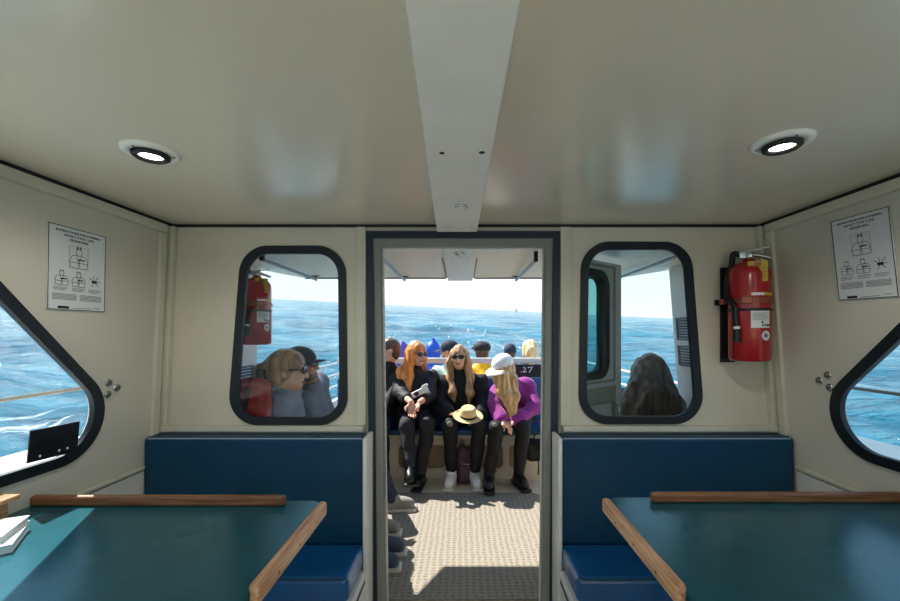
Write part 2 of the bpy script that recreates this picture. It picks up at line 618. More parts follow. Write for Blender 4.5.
# aft bulkhead with door and two windows
GW = 0.038
win_l = [bw(228, 425), bw(348, 425), bw(346, 246), bw(242, 246)]
win_r = [bw(578, 424), bw(704, 424), bw(690, 242), bw(581, 242)]
DT = 1.912                                    # top of the door frame
d_out = [(-.441, 0.0), (.455, 0.0), (.473, DT), (-.463, DT)]
d_mid = [(-.409, 0.0), (.423, 0.0), (.441, DT - .033), (-.431, DT - .033)]
d_in = [(-.375, 0.0), (.392, 0.0), (.410, 1.846), (-.398, 1.846)]
def drop(poly):                               # let an opening run out through the bottom edge
    return [(poly[0][0], 0.002), (poly[1][0], 0.002), poly[2], poly[3]]
wb = plate('wall_back', [(XL(0), 0), (XR(0), 0), (XR(ZC), ZC), (XL(ZC), ZC)],
           [round_poly(offset_poly(win_l, GW * .2), .13), round_poly(offset_poly(win_r, GW * .2), .13), drop(offset_poly(d_out, .02))],
           0, .05, fr_back, M_WALL)
tag(wb, 'cream aft bulkhead with a doorway and two rounded windows', 'wall', kind='structure')

def window(name, poly, rad, frame, label, gw=GW, t=0.010, glass=M_GLASS, rin=None):
    c = Vector(frame(sum(p[0] for p in poly) / 4, min(p[1] for p in poly), 0.02))
    w = thing(name, c, label, 'window', kind='structure')
    inner = offset_poly(poly, gw)
    rr = rad if isinstance(rad, list) else [rad] * 4
    ri = [max(.02, r - gw * .85) for r in rr]
    g = plate('gasket', round_poly(poly, rr), [round_poly(inner, ri)], -t, .012, frame, M_GASKET, w)
    md = g.modifiers.new('bevel', 'BEVEL'); md.width = 0.006; md.segments = 3; md.limit_method = 'ANGLE'; md.angle_limit = 1.0
    plate('pane', round_poly(offset_poly(poly, gw * .9), ri), [], .003, .008, frame, glass, w)
    return w

window('window_1', win_l, .14, fr_back, 'rounded window left of the doorway with a dark rubber gasket')
window('window_2', win_r, .14, fr_back, 'rounded window between the doorway and the fire extinguisher')

# side walls
sl = [(-.2, .933), (1.85, .933), (1.098, 1.72), (-.2, 1.72)]
sr = [(1.89, .936), (-.2, .936), (-.2, 1.72), (1.078, 1.72)][::-1]
sr = [(-.2, .936), (1.89, .936), (1.08, 1.72), (-.2, 1.72)]
f2 = [(-1.95, .95), (-.45, .95), (-.45, 1.72), (-1.95, 1.72)]
RS = [.09, .175, .1, .09]
RS_R = [.09, .17, .1, .09]
for nm, fr, poly, rs, lab in (('wall_left', fr_left, sl, RS, 'cream side wall with the window beside the sunlit table'), ('wall_right', fr_right, sr, RS_R, 'cream side wall beside the fire extinguisher')):
    w = plate(nm, [(YF, 0), (1.95, 0), (1.95, ZC), (YF, ZC)],
              [round_poly(offset_poly(poly, GW * .2), [max(.02, r - .007) for r in rs]), round_poly(offset_poly(f2, GW * .6), .07)], 0, .05, fr, M_SIDE)
    tag(w, lab, 'wall', kind='structure')
window('window_3', sl, RS, fr_left, 'slanted side window beside the sunlit table, with a black placard')
window('window_4', sr, RS_R, fr_right, 'slanted side window across the cabin from the sunlit table')
window('window_5', f2, .09, fr_left, 'forward side window of the wheelhouse on the sunny side')
window('window_6', f2, .09, fr_right, 'forward side window of the wheelhouse on the shaded side')
# wheelhouse front, behind the camera: a wide windscreen in three panes
def fr_front(u, v, w): return (u, YF - w, v)
panes = [[(-1.38 + i * .94, .95), (-1.38 + i * .94 + .88, .95), (-1.38 + i * .94 + .88, 1.8), (-1.38 + i * .94, 1.8)] for i in range(3)]
w = plate('wall_front', [(XL(0), 0), (XR(0), 0), (XR(ZC), ZC), (XL(ZC), ZC)], [round_poly(offset_poly(p, .02), .06) for p in panes], 0, .05, fr_front, M_WALL)
tag(w, 'cream front of the wheelhouse with a three-pane windscreen', 'wall', kind='structure')
for i, p in enumerate(panes):
    window('window_%d' % (7 + i), p, .08, fr_front, 'pane of the wheelhouse windscreen, ' + ('next to the sunny side', 'in the middle', 'next to the shaded side')[i])

# seams, corner posts, ledges
TN = [0]
def trim(mb, m, label, bevel=0.003):
    TN[0] += 1
    o = mb.build('trim_%d' % TN[0], m, None, bevel)
    return tag(o, label, 'trim', kind='structure')

trim(MB().box((XL(ZC), YW - .012, ZC - .012), (XR(ZC), YW, ZC - .0005)), M_BLACK, 'black seam between ceiling and aft bulkhead', 0)
def sidestrip(XF, sgn, z0, z1, y0, y1, t, m, label, bevel=0.003):
    mb = MB()
    a0, a1 = XF(z0), XF(z1)
    mb.hexa([(a0, y0, z0), (a0 - sgn * t, y0, z0), (a0 - sgn * t, y1, z0), (a0, y1, z0), (a1, y0, z1), (a1 - sgn * t, y0, z1), (a1 - sgn * t, y1, z1), (a1, y1, z1)])
    return trim(mb, m, label, bevel)
for XF, sgn, side in ((XL, -1, 'by the sunlit table'), (XR, 1, 'by the fire extinguisher')):
    sidestrip(XF, sgn, ZC - .014, ZC - .0005, YF, YW, .014, M_BLACK, 'black seam along the ceiling edge ' + side, 0)
    sidestrip(XF, sgn, ZC - .052, ZC - .015, YF, YW - .05, .022, M_TRIM, 'cream cove strip under the ceiling ' + side)
    sidestrip(XF, sgn, .94, ZC - .053, YW - .085, YW - .045, .018, M_TRIM, 'narrow cream corner post ' + side)
    sidestrip(XF, sgn, .94, ZC - .013, YW - .03, YW - .0005, .032, M_TRIM, 'cream corner batten against the aft bulkhead ' + side)
    sidestrip(XF, sgn, .797, .815, YF, YW - .12, .02, M_TRIM, 'cream ledge low along the side wall ' + side, 0.006)
    sidestrip(XF, sgn, .0, .79, YF, YW - .12, .012, M_WHITE, 'white lower liner panel ' + side, 0)
for s_, x0, x1 in (('beside the sunlit table', XL(.95) + .005, -.475), ('under the fire extinguisher', .487, XR(.95) - .005)):
    trim(MB().box((x0, YW - .035, .945), (x1, YW - .0005, .972)), M_TRIM, 'cream ledge above the bench back ' + s_, .004)
for x0, x1, s_ in ((-.512, -.466, 'hinge side'), (.476, .53, 'latch side')):
    trim(MB().box((x0, YW - .016, .973), (x1, YW - .0005, ZC - .013)), M_TRIM, 'upright cream batten along the doorway, ' + s_, .003)

# the ceiling beam
bm_ = MB()
zb = 1.90
bm_.hexa([(-.118, -2.2, zb), (.118, -2.2, zb), (.071, 1.90, zb), (-.119, 1.90, zb), (-.118, -2.2, ZC - .0005), (.118, -2.2, ZC - .0005), (.071, 1.90, ZC - .0005), (-.119, 1.90, ZC - .0005)])
def beam_x(px, py):
    Y = F * (zb - H) / (CY - py)
    return (px - CX) / F * Y, Y
(xa, ya), (xb, yb) = beam_x(405, 0), beam_x(521, 0)
(xc, yc), (xd, yd) = beam_x(437, 232), beam_x(477, 232)
kx = (-2.2 - yc) / (ya - yc)
la = xc + (xa - xc) * kx; lb = xd + (xb - xd) * kx
bm_ = MB().hexa([(la, -2.2, zb), (lb, -2.2, zb), (xd, yc, zb), (xc, yc, zb), (la, -2.2, ZC - .0005), (lb, -2.2, ZC - .0005), (xd, yc, ZC - .0005), (xc, yc, ZC - .0005)])
beam = trim(bm_, M_BEAM, 'wide white beam running down the middle of the ceiling', .003)
for px, py, r in ((442, 153, .0075), (482, 152.5, .0085), (448, 227, .004), (472, 226.5, .004)):
    x, y = beam_x(px, py)
    MB().lathe([(0, 0), (r * .6, -.002), (r, -.0002)], (x, y, zb), (0, 0, 1), 12).build('screw', M_SCREW, beam)
x, y = beam_x(461, 206)
bl = thing('beam_light', (x, y, zb), 'small white dome light on the underside of the ceiling beam', 'light')
MB().lathe([(.024, 0), (.025, -.006), (.021, -.009), (.02, -.006)], (x, y, zb), (0, 0, 1), 24).build('bezel', M_STEEL, bl)
MB().lathe([(.021, -.007), (.016, -.013), (.008, -.016), (0.0001, -.017)], (x, y, zb), (0, 0, 1), 24).build('dome', M_PAPER, bl)

# recessed ceiling lights
def ceiling_light(px, py, label, energy):
    Y = F * (ZC - H) / (CY - py); X = (px - CX) / F * Y
    t = thing('ceiling_light', (X, Y, ZC), label, 'ceiling light', 'recessed ceiling lights')
    z = ZC - .0005
    MB().lathe([(.072, 0), (.071, -.006), (.065, -.010), (.043, -.009), (.0425, -.004)], (X, Y, z), (0, 0, 1), 40).build('flange', M_BEAM, t)
    MB().lathe([(.047, -.009), (.046, -.018), (.040, -.022), (.031, -.019), (.030, -.010)], (X, Y, z), (0, 0, 1), 36).build('bezel', M_HOSE, t)
    MB().lathe([(.0305, -.013), (.018, -.0155), (0.0001, -.016)], (X, Y, z), (0, 0, 1), 28).build('lens', M_LENS, t)
    for a in (0.4, 2.5, 4.6):
        MB().lathe([(0, -.0145), (.003, -.0135), (.0034, -.011)], (X + .056 * math.cos(a), Y + .056 * math.sin(a), z + .0025), (0, 0, 1), 8).build('screw', M_SCREW, t)
    ld = bpy.data.lights.new('ceiling_lamp', 'SPOT')
    ld.energy = energy; ld.color = (1, .95, .85); ld.shadow_soft_size = .03
    ld.spot_size = math.radians(165); ld.spot_blend = 0.6
    lo = bpy.data.objects.new('lamp', ld); COL.objects.link(lo)
    lo.parent = t; lo.location = (0, 0, -.035)
    return t
LAMP_W = 5.0
ceiling_light(151, 151, 'recessed round ceiling light over the sunlit table', LAMP_W)
ceiling_light(782, 141.5, 'recessed round ceiling light over the table near the fire extinguisher', LAMP_W)

# ------------------------------------------------------------------ the doorway and its leaf
door = thing('door_1', (0, YW, 0), 'navy-framed doorway to the aft deck with its leaf swung outside', 'door', kind='structure')
fo = plate('outer_frame', d_out, [drop(d_mid)], -.022, .002, fr_back, M_NAVYF, door)
fi = plate('jamb', d_mid, [drop(d_in)], -.008, .05, fr_back, M_GREYP, door)
fl = plate('white_liner', offset_poly(d_in, -.004), [drop(offset_poly(d_in, .006))], .0495, .066, fr_back, M_WHITE, door)
st = MB().hexa([(-.3745, 1.975, .0), (-.3715, 1.975, .0), (-.3715, 2.01, .0), (-.3745, 2.01, .0), (-.396, 1.975, 1.80), (-.393, 1.975, 1.80), (-.393, 2.01, 1.80), (-.396, 2.01, 1.80)]).build('strike_strip', M_ALU, door)
hm = None
for i in range(34):
    z = .05 + i * .052
    x = -.3708 - (.0215) * z / 1.8
    if hm is None:
        hm = MB().disc((0, 0, 0), (1, 0, 0), .006, 10)
        o = hm.build('strip_hole', M_GASKET, st)
    else:
        o0 = o; o = bpy.data.objects.new('strip_hole', o0.data); COL.objects.link(o); o.parent = st
    o.location = Vector((x, 1.9925, z - .006)) - wloc(st)
# leaf: hinged on the shaded side, swung out about 140 degrees
hp = Vector((.455, 2.07, 0)); th = math.radians(39)
lu = Vector((math.cos(th), math.sin(th), 0)); ln = Vector((-math.sin(th), math.cos(th), 0))
def fr_leaf(u, v, w):
    q = hp + lu * u + ln * w
    return (q.x, q.y, v)
LW, LT = .70, 1.845
lwin = [(.10, 1.15), (.545, 1.15), (.545, 1.79), (.10, 1.79)]
leaf = plate('door_leaf', [(0, .02), (LW, .02), (LW, LT), (0, LT)], [round_poly(offset_poly(lwin, .02), .08)], 0, .035, fr_leaf, mat('grey_white_door', srgb(196, 198, 200), .4), door)
g = plate('leaf_gasket', round_poly(lwin, .1), [round_poly(offset_poly(lwin, .042), .07)], -.014, .05, fr_leaf, M_GASKET, leaf)
plate('leaf_pane', round_poly(offset_poly(lwin, .038), .07), [], .014, .02, fr_leaf, M_GLASS_T, leaf)
plate('leaf_panel', [(.06, .2), (.62, .2), (.62, 1.1), (.06, 1.1)], [[(.09, .23), (.59, .23), (.59, 1.0), (.09, 1.0)]], -.01, .002, fr_leaf, M_GREYP, leaf)
plate('leaf_panel', [(.045, 1.125), (.625, 1.125), (.625, 1.825), (.045, 1.825)], [[(.06, 1.138), (.61, 1.138), (.61, 1.812), (.06, 1.812)]], -.006, .002, fr_leaf, M_GREYP, leaf)
a, b = fr_leaf(.62, .98, -.03), fr_leaf(.62, .86, -.03)
MB().tube([fr_leaf(.62, .98, 0), a, b, fr_leaf(.62, .86, 0)], .008, 8).build('leaf_handle', M_STEEL, leaf)

# ------------------------------------------------------------------ benches
def bench(x0, x1, xend, sgn, label):
    """x0..x1 the cushions; xend the side by the doorway"""
    t = thing('dinette_bench', ((x0 + x1) / 2, 1.7, 0), label, 'bench', 'dinette benches against the aft bulkhead')
    lo, hi = min(x0, x1), max(x0, x1)
    MB().box((lo + .02, 1.60, 0.0), (hi - .02, 1.90, .355)).build('base', M_WHITE, t, .004)
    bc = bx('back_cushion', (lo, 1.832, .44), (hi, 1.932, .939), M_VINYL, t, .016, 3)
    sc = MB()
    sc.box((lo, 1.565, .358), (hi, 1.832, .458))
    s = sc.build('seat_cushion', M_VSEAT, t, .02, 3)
    # piping round the visible edges
    e = xend - sgn * .012
    MB().tube([(e, 1.838, .452), (e, 1.575, .452), (xend - sgn * .03, 1.5685, .452), ((lo if sgn > 0 else hi), 1.5685, .452)], .004, 6).build('piping', M_VINYL, s)
    MB().tube([(xend - sgn * .006, 1.836, .46), (xend - sgn * .006, 1.836, .925), (xend - sgn * .016, 1.836, .935), ((lo if sgn > 0 else hi) + sgn * .02, 1.836, .935)], .0035, 6).build('piping', M_PIPING, bc)
    # white end panel beside the doorway
    MB().box((min(xend, xend + sgn * .018), 1.80, .0), (max(xend, xend + sgn * .018), 1.935, .945)).build('end_panel', M_WHITE, t, .004)
    MB().box((min(xend - sgn * .03, xend + sgn * .012), 1.585, .0), (max(xend - sgn * .03, xend + sgn * .012), 1.80, .355)).build('end_panel', M_WHITE, t, .004)
    MB().box((min(xend + sgn * .0122, xend + sgn * .0135), 1.60, .30), (max(xend + sgn * .0122, xend + sgn * .0135), 1.79, .318)).build('end_groove', M_SCREW, t)
    for y in (1.62, 1.69, 1.76):
        MB().disc((xend + sgn * .0126, y, .27), (sgn, 0, 0), .005, 10).build('screw', M_SCREW, t)
    return t
bench(-1.462, -.447, -.447, 1, 'blue vinyl dinette bench behind the sunlit table')
bench(.452, 1.528, .452, -1, 'blue vinyl dinette bench under the fire extinguisher')

# ------------------------------------------------------------------ tables
def table(xw, xe, sgn, y1, rail_y, rx0, rx1, label, rlabel):
    """xw at the wall, xe the free edge (sgn = direction from wall to free edge)"""
    zt = .834
    t = thing('dinette_table', ((xw + xe) / 2, .95, 0), label, 'table', 'dinette tables')
    y0 = .55
    if sgn > 0: poly = [(xw, y0), (xe, y0), (xe, y1), (xw, y1)]; rad = [.001, .05, .05, .001]
    else: poly = [(xe, y0), (xw, y0), (xw, y1), (xe, y1)]; rad = [.05, .001, .001, .05]
    def fr(u, v, w): return (u, v, zt - .03 + w)
    tp = plate('table_top', round_poly(poly, rad), [], 0, .03, fr, M_TABLE, t)
    # free-edge rail: pale face outward, standing proud of the top
    a = xe - sgn * .004
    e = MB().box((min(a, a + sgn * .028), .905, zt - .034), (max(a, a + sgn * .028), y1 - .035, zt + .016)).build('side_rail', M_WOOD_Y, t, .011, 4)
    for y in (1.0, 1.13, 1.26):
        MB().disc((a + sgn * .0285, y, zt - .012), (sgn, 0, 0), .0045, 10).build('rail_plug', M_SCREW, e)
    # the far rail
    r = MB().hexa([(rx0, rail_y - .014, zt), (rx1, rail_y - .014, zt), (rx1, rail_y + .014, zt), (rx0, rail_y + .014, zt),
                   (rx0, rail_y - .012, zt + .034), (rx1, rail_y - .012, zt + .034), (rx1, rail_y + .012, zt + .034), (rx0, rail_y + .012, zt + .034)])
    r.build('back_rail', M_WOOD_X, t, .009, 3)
    MB().lathe([(.001, 0), (.22, 0), (.22, .012), (.05, .025), (.045, .04), (.045, .78), (.09, .795), (.12, .803)], ((xw + xe) / 2, .95, 0.0), (0, 0, 1), 28).build('pedestal', M_ALU, t)
    return t
zt = .834
table(-1.463, -.482, 1, 1.398, 1.362, -1.462, -.602, 'dark teal dinette table with teak rails and a sunlit patch', None)
table(1.533, .508, -1, 1.425, 1.388, .655, 1.53, 'dark teal dinette table with teak rails, bare top, in shade', None)

# ------------------------------------------------------------------ things on the sunlit table
def book(name, c, ang, sx, sy, h, label, m):
    t = thing(name, c, label, 'book', 'papers on the sunlit table')
    u = Vector((math.cos(ang), math.sin(ang), 0)); v = Vector((-u.y, u.x, 0)); c = Vector(c)
    MB().obox(c + Vector((0, 0, h / 2)), (u, v, (0, 0, 1)), (sx - .003, sy - .003, h / 2 - .002)).build('pages', M_PAPER, t)
    MB().obox(c + Vector((0, 0, h - .001)), (u, v, (0, 0, 1)), (sx, sy, .001)).build('cover', m, t)
    MB().obox(c + Vector((0, 0, .001)), (u, v, (0, 0, 1)), (sx, sy, .001)).build('cover', m, t)
    MB().obox(c - u * sx + Vector((0, 0, h / 2)), (u, v, (0, 0, 1)), (.001, sy, h / 2)).build('spine', m, t)
    return t
M_COV = mat('pale_cover', srgb(226, 228, 234), .4)
book('booklet', (-1.325, 1.07, zt + .0005), .62, .10, .075, .022, 'thick white booklet at the bottom of the stack on the sunlit table', M_COV)
book('booklet', (-1.35, 1.095, zt + .0225), .45, .095, .07, .018, 'thick white booklet lying on another on the sunlit table', M_COV)
# small wooden caddy
cd = thing('wooden_caddy', (-1.418, 1.22, zt), 'small wooden T-shaped stand on the sunlit table beside the booklets', 'stand')
MB().box((-1.45, 1.195, zt + .001), (-1.385, 1.25, zt + .012)).build('foot', M_WOOD_Y, cd, .003)
MB().box((-1.438, 1.205, zt + .012), (-1.400, 1.235, zt + .072)).build('post', M_WOOD_Y, cd, .003)
MB().box((-1.455, 1.14, zt + .072), (-1.372, 1.245, zt + .086)).build('shelf', M_WOOD_Y, cd, .003)

# ------------------------------------------------------------------ instruction placards
def poster(name, frame, flip, yc, zc, w, h, label):
    """frame(u,v,wt): u along the placard (reading direction), v up, wt out of the wall"""
    t = thing(name, frame(0, -h / 2, .001), label, 'placard', 'life jacket instruction placards')
    R = lambda x0, y0, x1, y1: [(x0, y0), (x1, y0), (x1, y1), (x0, y1)]
    plate('sheet', R(-w / 2, -h / 2, w / 2, h / 2), [], .001, .006, frame, M_PAPER, t)
    b0 = R(-w / 2 + .001, -h / 2 + .001, w / 2 - .001, h / 2 - .001)
    plate('border', b0, [offset_poly(b0, .0026)], .006, .0066, frame, M_INK, t)
    k = w / .22
    tf = lambda ox, oy: (lambda u, v, q: frame(u + ox, v + oy, .0066 + q))
    text_mesh('title', 'INSTRUCTIONS FOR DONNING', .0115 * k, tf(0, h / 2 - .022), M_INK, t, width=w * .76)
    text_mesh('title', 'ADULT TYPE I LIFE', .0115 * k, tf(0, h / 2 - .036), M_INK, t, width=w * .52)
    text_mesh('title', 'PRESERVERS', .0115 * k, tf(0, h / 2 - .050), M_INK, t, width=w * .32)
    def lines(name, segs, th, m):
        mb = MB()
        for seg in segs:
            for (a0, b0), (a1, b1) in zip(seg[:-1], seg[1:]):
                d = Vector((a1 - a0, b1 - b0)); n_ = Vector((-d.y, d.x)).normalized() * th / 2 if d.length else Vector((0, 0))
                d = d.normalized() * th / 2
                q = [frame(x, y, .0068) for x, y in ((a0 - d.x + n_.x, b0 - d.y + n_.y), (a1 + d.x + n_.x, b1 + d.y + n_.y), (a1 + d.x - n_.x, b1 + d.y - n_.y), (a0 - d.x - n_.x, b0 - d.y - n_.y))]
                mb.add(q, [(0, 1, 2, 3)])
        return mb.build(name, m, t)
    def vest(cx, cy, s, detail):
        segs = []
        segs.append([(cx + s * .17 * math.cos(a), cy + s * (.36 + .2 * math.sin(a))) for a in [i * math.pi / 8 for i in range(17)]])        # head
        segs.append([(cx - s * .17, cy + s * .5), (cx - s * .1, cy + s * .62), (cx, cy + s * .56), (cx + s * .1, cy + s * .63), (cx + s * .17, cy + s * .5)])
        segs.append([(cx - s * .12, cy + s * .2), (cx - s * .42, cy + s * .12), (cx - s * .55, cy - s * .15), (cx - s * .5, cy - s * .55), (cx - s * .05, cy - s * .58)])
        segs.append([(cx + s * .12, cy + s * .2), (cx + s * .42, cy + s * .12), (cx + s * .55, cy - s * .15), (cx + s * .5, cy - s * .55), (cx + s * .05, cy - s * .58)])
        segs.append([(cx - s * .14, cy + s * .18), (cx - s * .03, cy - s * .1), (cx - s * .05, cy - s * .58)])
        segs.append([(cx + s * .14, cy + s * .18), (cx + s * .03, cy - s * .1), (cx + s * .05, cy - s * .58)])
        segs.append([(cx - s * .5, cy - s * .25), (cx + s * .5, cy - s * .25)])
        lines('life_jacket_figure', segs, .0016, M_INK)
        lines('strap_mark', [[(cx - s * .05, cy - s * .06), (cx + s * .33, cy - s * .06)]], .0045, M_INK)
        if detail:
            for q in (-1, 1): lines('hair_mark', [[(cx + q * s * .1, cy + s * .58), (cx + q * s * .09, cy + s * .67)]], .0045, M_INK)
    fb = R(-.036 * k, .005, .036 * k, .085)
    plate('figure_frame', fb, [offset_poly(fb, .0008)], .006, .0064, frame, M_INKG, t)
    vest(0, .042, .062 * k, True)
    vest(-.062 * k, -.035, .044 * k, False)
    vest(0, -.035, .046 * k, False)
    cx, cy = .062 * k, -.036
    lines('knot_figure', [[(cx - .02, cy + .014), (cx, cy), (cx + .018, cy - .016)], [(cx + .018, cy + .02), (cx, cy), (cx - .012, cy - .02)], [(cx - .004, cy + .022), (cx, cy), (cx + .022, cy + .002)]], .002, M_INK)
    lines('knot_mark', [[(cx - .006, cy), (cx + .006, cy)]], .009, M_INK)
    for i, ox in enumerate((-.066 * k, 0, .064 * k)):
        lines('caption', [[(ox - .024 * k, -.068 - j * .005), (ox + (.024 - .008 * (j == 2)) * k, -.068 - j * .005)] for j in range(3)], .0017, M_INKG)
    for ox in (-.05 * k, .05 * k):
        lines('small_print', [[(ox - .044 * k, -.092 - j * .0048), (ox + .042 * k, -.092 - j * .0048)] for j in range(5)], .002, M_INKG)
    plate('makers_plate', R(-.074 * k, -h / 2 + .006, -.034 * k, -h / 2 + .015), [], .006, .0066, frame, M_INK, t)
    lines('footer', [[(-.02 * k, -h / 2 + .009), (.05 * k, -h / 2 + .009)], [(.06 * k, -h / 2 + .013), (.09 * k, -h / 2 + .013)]], .0018, M_INKG)
    return t
def ppos(px, py, XF):
    X = XF(1.6); Y = X * F / (px - CX)
    return Y, H - (py - CY) / F * Y
yl0, zl0 = ppos(49, 223, XL); yl1, zl1 = ppos(104, 235, XL); yl2, zl2 = ppos(43, 307, XL)
cy_, cz_ = (yl0 + yl1) / 2 - .008, 1.652
poster('instruction_placard', lambda u, v, w: fr_left(cy_ + u - .03 * v, cz_ + v + .012 * u / .1 * 0, -w), False, cy_, cz_, .223, .30, 'white life jacket instruction placard above the sunlit table')
yr0, zr0 = ppos(834, 221, XR); yr1, zr1 = ppos(893, 207, XR)
cyr, czr = 1.465, 1.70
poster('instruction_placard', lambda u, v, w: fr_right(cyr - u + .035 * v, czr + v - .02 * u, -w), True, cyr, czr, .216, .312, 'white life jacket instruction placard on the wall near the fire extinguisher')

# ------------------------------------------------------------------ chrome studs on the side walls
def stud(px, py, XF, sgn, label, group=None):
    X = XF(1.2); Y = X * F / (px - CX); z = H - (py - CY) / F * Y
    c = (XF(z), Y, z)
    t = thing('wall_stud', c, label, 'stud', group)
    MB().lathe([(.0165, 0), (.0165, .003), (.014, .006), (.0095, .0065)], c, (-sgn, 0, 0), 24).build('washer', M_STEEL, t)
    MB().lathe([(.0098, .005), (.009, .011), (.006, .0135), (.0001, .0145)], c, (-sgn, 0, 0), 16).build('cap', mat('dull_steel', srgb(120, 118, 112), .35, .9), t)
for px, py, w_ in ((108, 382.5, 'topmost'), (116.5, 387.5, 'aftmost'), (107.5, 394, 'lowest')):
    stud(px, py, XL, -1, 'round chrome stud, %s of three beside the window with the black placard' % w_, 'chrome studs on the side walls')
for px, py, w_ in ((829, 375, 'topmost'), (820, 380.5, 'aftmost'), (830, 387.5, 'lowest')):
    stud(px, py, XR, 1, 'round chrome stud, %s of three on the fire extinguisher side wall' % w_, 'chrome studs on the side walls')

# black plate stuck inside the left window
Xg = XL(1.05) + .004
def fr_g(u, v, w): return (XL(v) + .004 + w, u, v)
yy = [Xg * F / (p - CX) for p in (27, 77)]
bp_ = thing('window_placard', (Xg, (yy[0] + yy[1]) / 2, .99), 'black rectangular plate fixed inside the window beside the sunlit table', 'placard')
pl = plate('plate', [(yy[0], .985), (yy[1], .975), (yy[1] + .004, 1.087), (yy[0] + .006, 1.092)], [], 0, .005, fr_g, mat('black_plastic', srgb(14, 18, 22), .35), bp_)
for f_ in (.22, .60, .77):
    y = yy[0] + (yy[1] - yy[0]) * f_
    MB().disc((XL(.998) + .0096, y, .998), (1, 0, 0), .0042, 12).build('hole', M_PAPER, bp_)

# ------------------------------------------------------------------ fire extinguishers
def extinguisher(c, r, z0, zs, ztop, label, hose_sgn, backdir, front):
    """c: (x,y) of the axis; z0 bottom, zs shoulder, ztop top of the lever; hose side; backdir to the wall"""
    x, y = c; bd = Vector(backdir).normalized(); fd = Vector(front).normalized(); sd = Vector((fd.y, -fd.x, 0)) * -hose_sgn
    wf = -bd; ws = Vector((wf.y, -wf.x, 0)) * -hose_sgn
    t = thing('fire_extinguisher', (x, y, z0), label, 'extinguisher')
    hh = zs - z0
    body = MB().lathe([(.001, .004), (r * .9, 0), (r, .012), (r, hh - r * .75), (r * .93, hh - r * .42), (r * .7, hh - r * .14), (r * .32, hh), (r * .3, hh + .012), (.001, hh + .012)], (x, y, z0), (0, 0, 1), 40).build('cylinder', M_RED, t)
    c0 = Vector((x, y, zs))
    vb = MB().tube([c0 + Vector((0, 0, .008)), c0 + Vector((0, 0, .045))], .018, 14)
    vb.obox(c0 + Vector((0, 0, .03)) + sd * .018, (sd, fd, (0, 0, 1)), (.02, .014, .014))
    vb.build('valve', M_STEEL, t, .002)
    q = c0 + Vector((0, 0, .045))
    MB().hexa([q - sd * -.02 + fd * .009 + Vector((0, 0, -.004)), q + sd * .02 - fd * .009 + Vector((0, 0, -.004)), q - sd * .075 - fd * .009 + Vector((0, 0, .012)), q - sd * .075 + fd * .009 + Vector((0, 0, .012)),
               q + sd * .02 + fd * .009, q + sd * .02 - fd * .009, q - sd * .075 - fd * .009 + Vector((0, 0, .016)), q - sd * .075 + fd * .009 + Vector((0, 0, .016))]).build('lever', M_STEEL, t)
    MB().tube([q - Vector((0, 0, .012)), q - sd * .03 - Vector((0, 0, .018)), q - sd * .08 - Vector((0, 0, .034))], [.008, .009, .007], 8).build('grip', M_STEEL, t)
    MB().lathe([(.014, 0), (.014, .01), (.012, .012), (.001, .012)], c0 + Vector((0, 0, .028)) + fd * .012, fd, 18).build('gauge', M_STEEL, t)
    # hose down the side
    hs = c0 + Vector((0, 0, .03)) + sd * .03
    pts = [hs, hs + sd * r * .35 + Vector((0, 0, .012)), c0 + sd * r * .80 + Vector((0, 0, -.008)), c0 + sd * (r * .98) + fd * .01 + Vector((0, 0, -.07)), c0 + sd * (r * .98 + .006) + fd * r * .4 + Vector((0, 0, -.15)),
           c0 + sd * r * .72 + fd * r * .86 + Vector((0, 0, -.21)), c0 + sd * r * .66 + fd * r * .92 + Vector((0, 0, -.27)), c0 + sd * r * .62 + fd * r * .95 + Vector((0, 0, -.30))]
    sm = []
    for i in range(len(pts) - 1):
        p0, p1, p2, p3 = pts[max(i - 1, 0)], pts[i], pts[i + 1], pts[min(i + 2, len(pts) - 1)]
        for k in range(5):
            u = k / 5
            sm.append(.5 * ((2 * p1) + (p2 - p0) * u + (2 * p0 - 5 * p1 + 4 * p2 - p3) * u * u + (3 * p1 - p0 - 3 * p2 + p3) * u ** 3))
    sm.append(pts[-1])
    hose = MB().tube(sm, .0125, 12).build('hose', M_HOSE, t)
    e = sm[-1]; dn = Vector((-sd.x * .02, -sd.y * .02, -1)).normalized()
    MB().tube([e, e + dn * .012], .0135, 12).build('hose_clamp', M_PAPER, hose)
    MB().tube([e + dn * .012, e + dn * .035, e + dn * .07], [.014, .016, .017], 12).build('nozzle', M_HOSE, hose)
    # strap bracket
    zb_ = z0 + hh * .60
    def band(z, h_, rr, m, name, a0, a1, w=.003):
        mb = MB(); n_ = 24; vs = []
        for i in range(n_ + 1):
            a = a0 + (a1 - a0) * i / n_
            d = fd * math.cos(a) + sd * math.sin(a)
            for rad in (rr, rr + w):
                for dz in (-h_ / 2, h_ / 2):
                    vs.append(Vector((x, y, z + dz)) + d * rad)
        fs = []
        for i in range(n_):
            b0 = i * 4; b1 = b0 + 4
            fs += [(b0 + 2, b1 + 2, b1 + 3, b0 + 3), (b0, b0 + 1, b1 + 1, b1), (b0 + 1, b0 + 3, b1 + 3, b1 + 1), (b0, b1, b1 + 2, b0 + 2)]
        mb.add(vs, fs)
        return mb.build(name, m, t)
    band(zb_, .022, r + .001, M_COPPER, 'strap', -2.0, 2.0, .004)
    band(zb_ - .042, .012, r + .0008, M_HOSE, 'strap', -1.6, 1.6, .002)
    cq = Vector((x, y, zb_))
    MB().obox(cq + sd * r * .18 + fd * (r + .008), (sd, fd, (0, 0, 1)), (.022, .008, .017)).build('buckle', M_COPPER, t, .004)
    MB().obox(cq + ws * (r + .012) + bd * .03, (ws, wf, (0, 0, 1)), (.016, .012, .013)).build('bracket_clip', M_COPPER, t, .003)
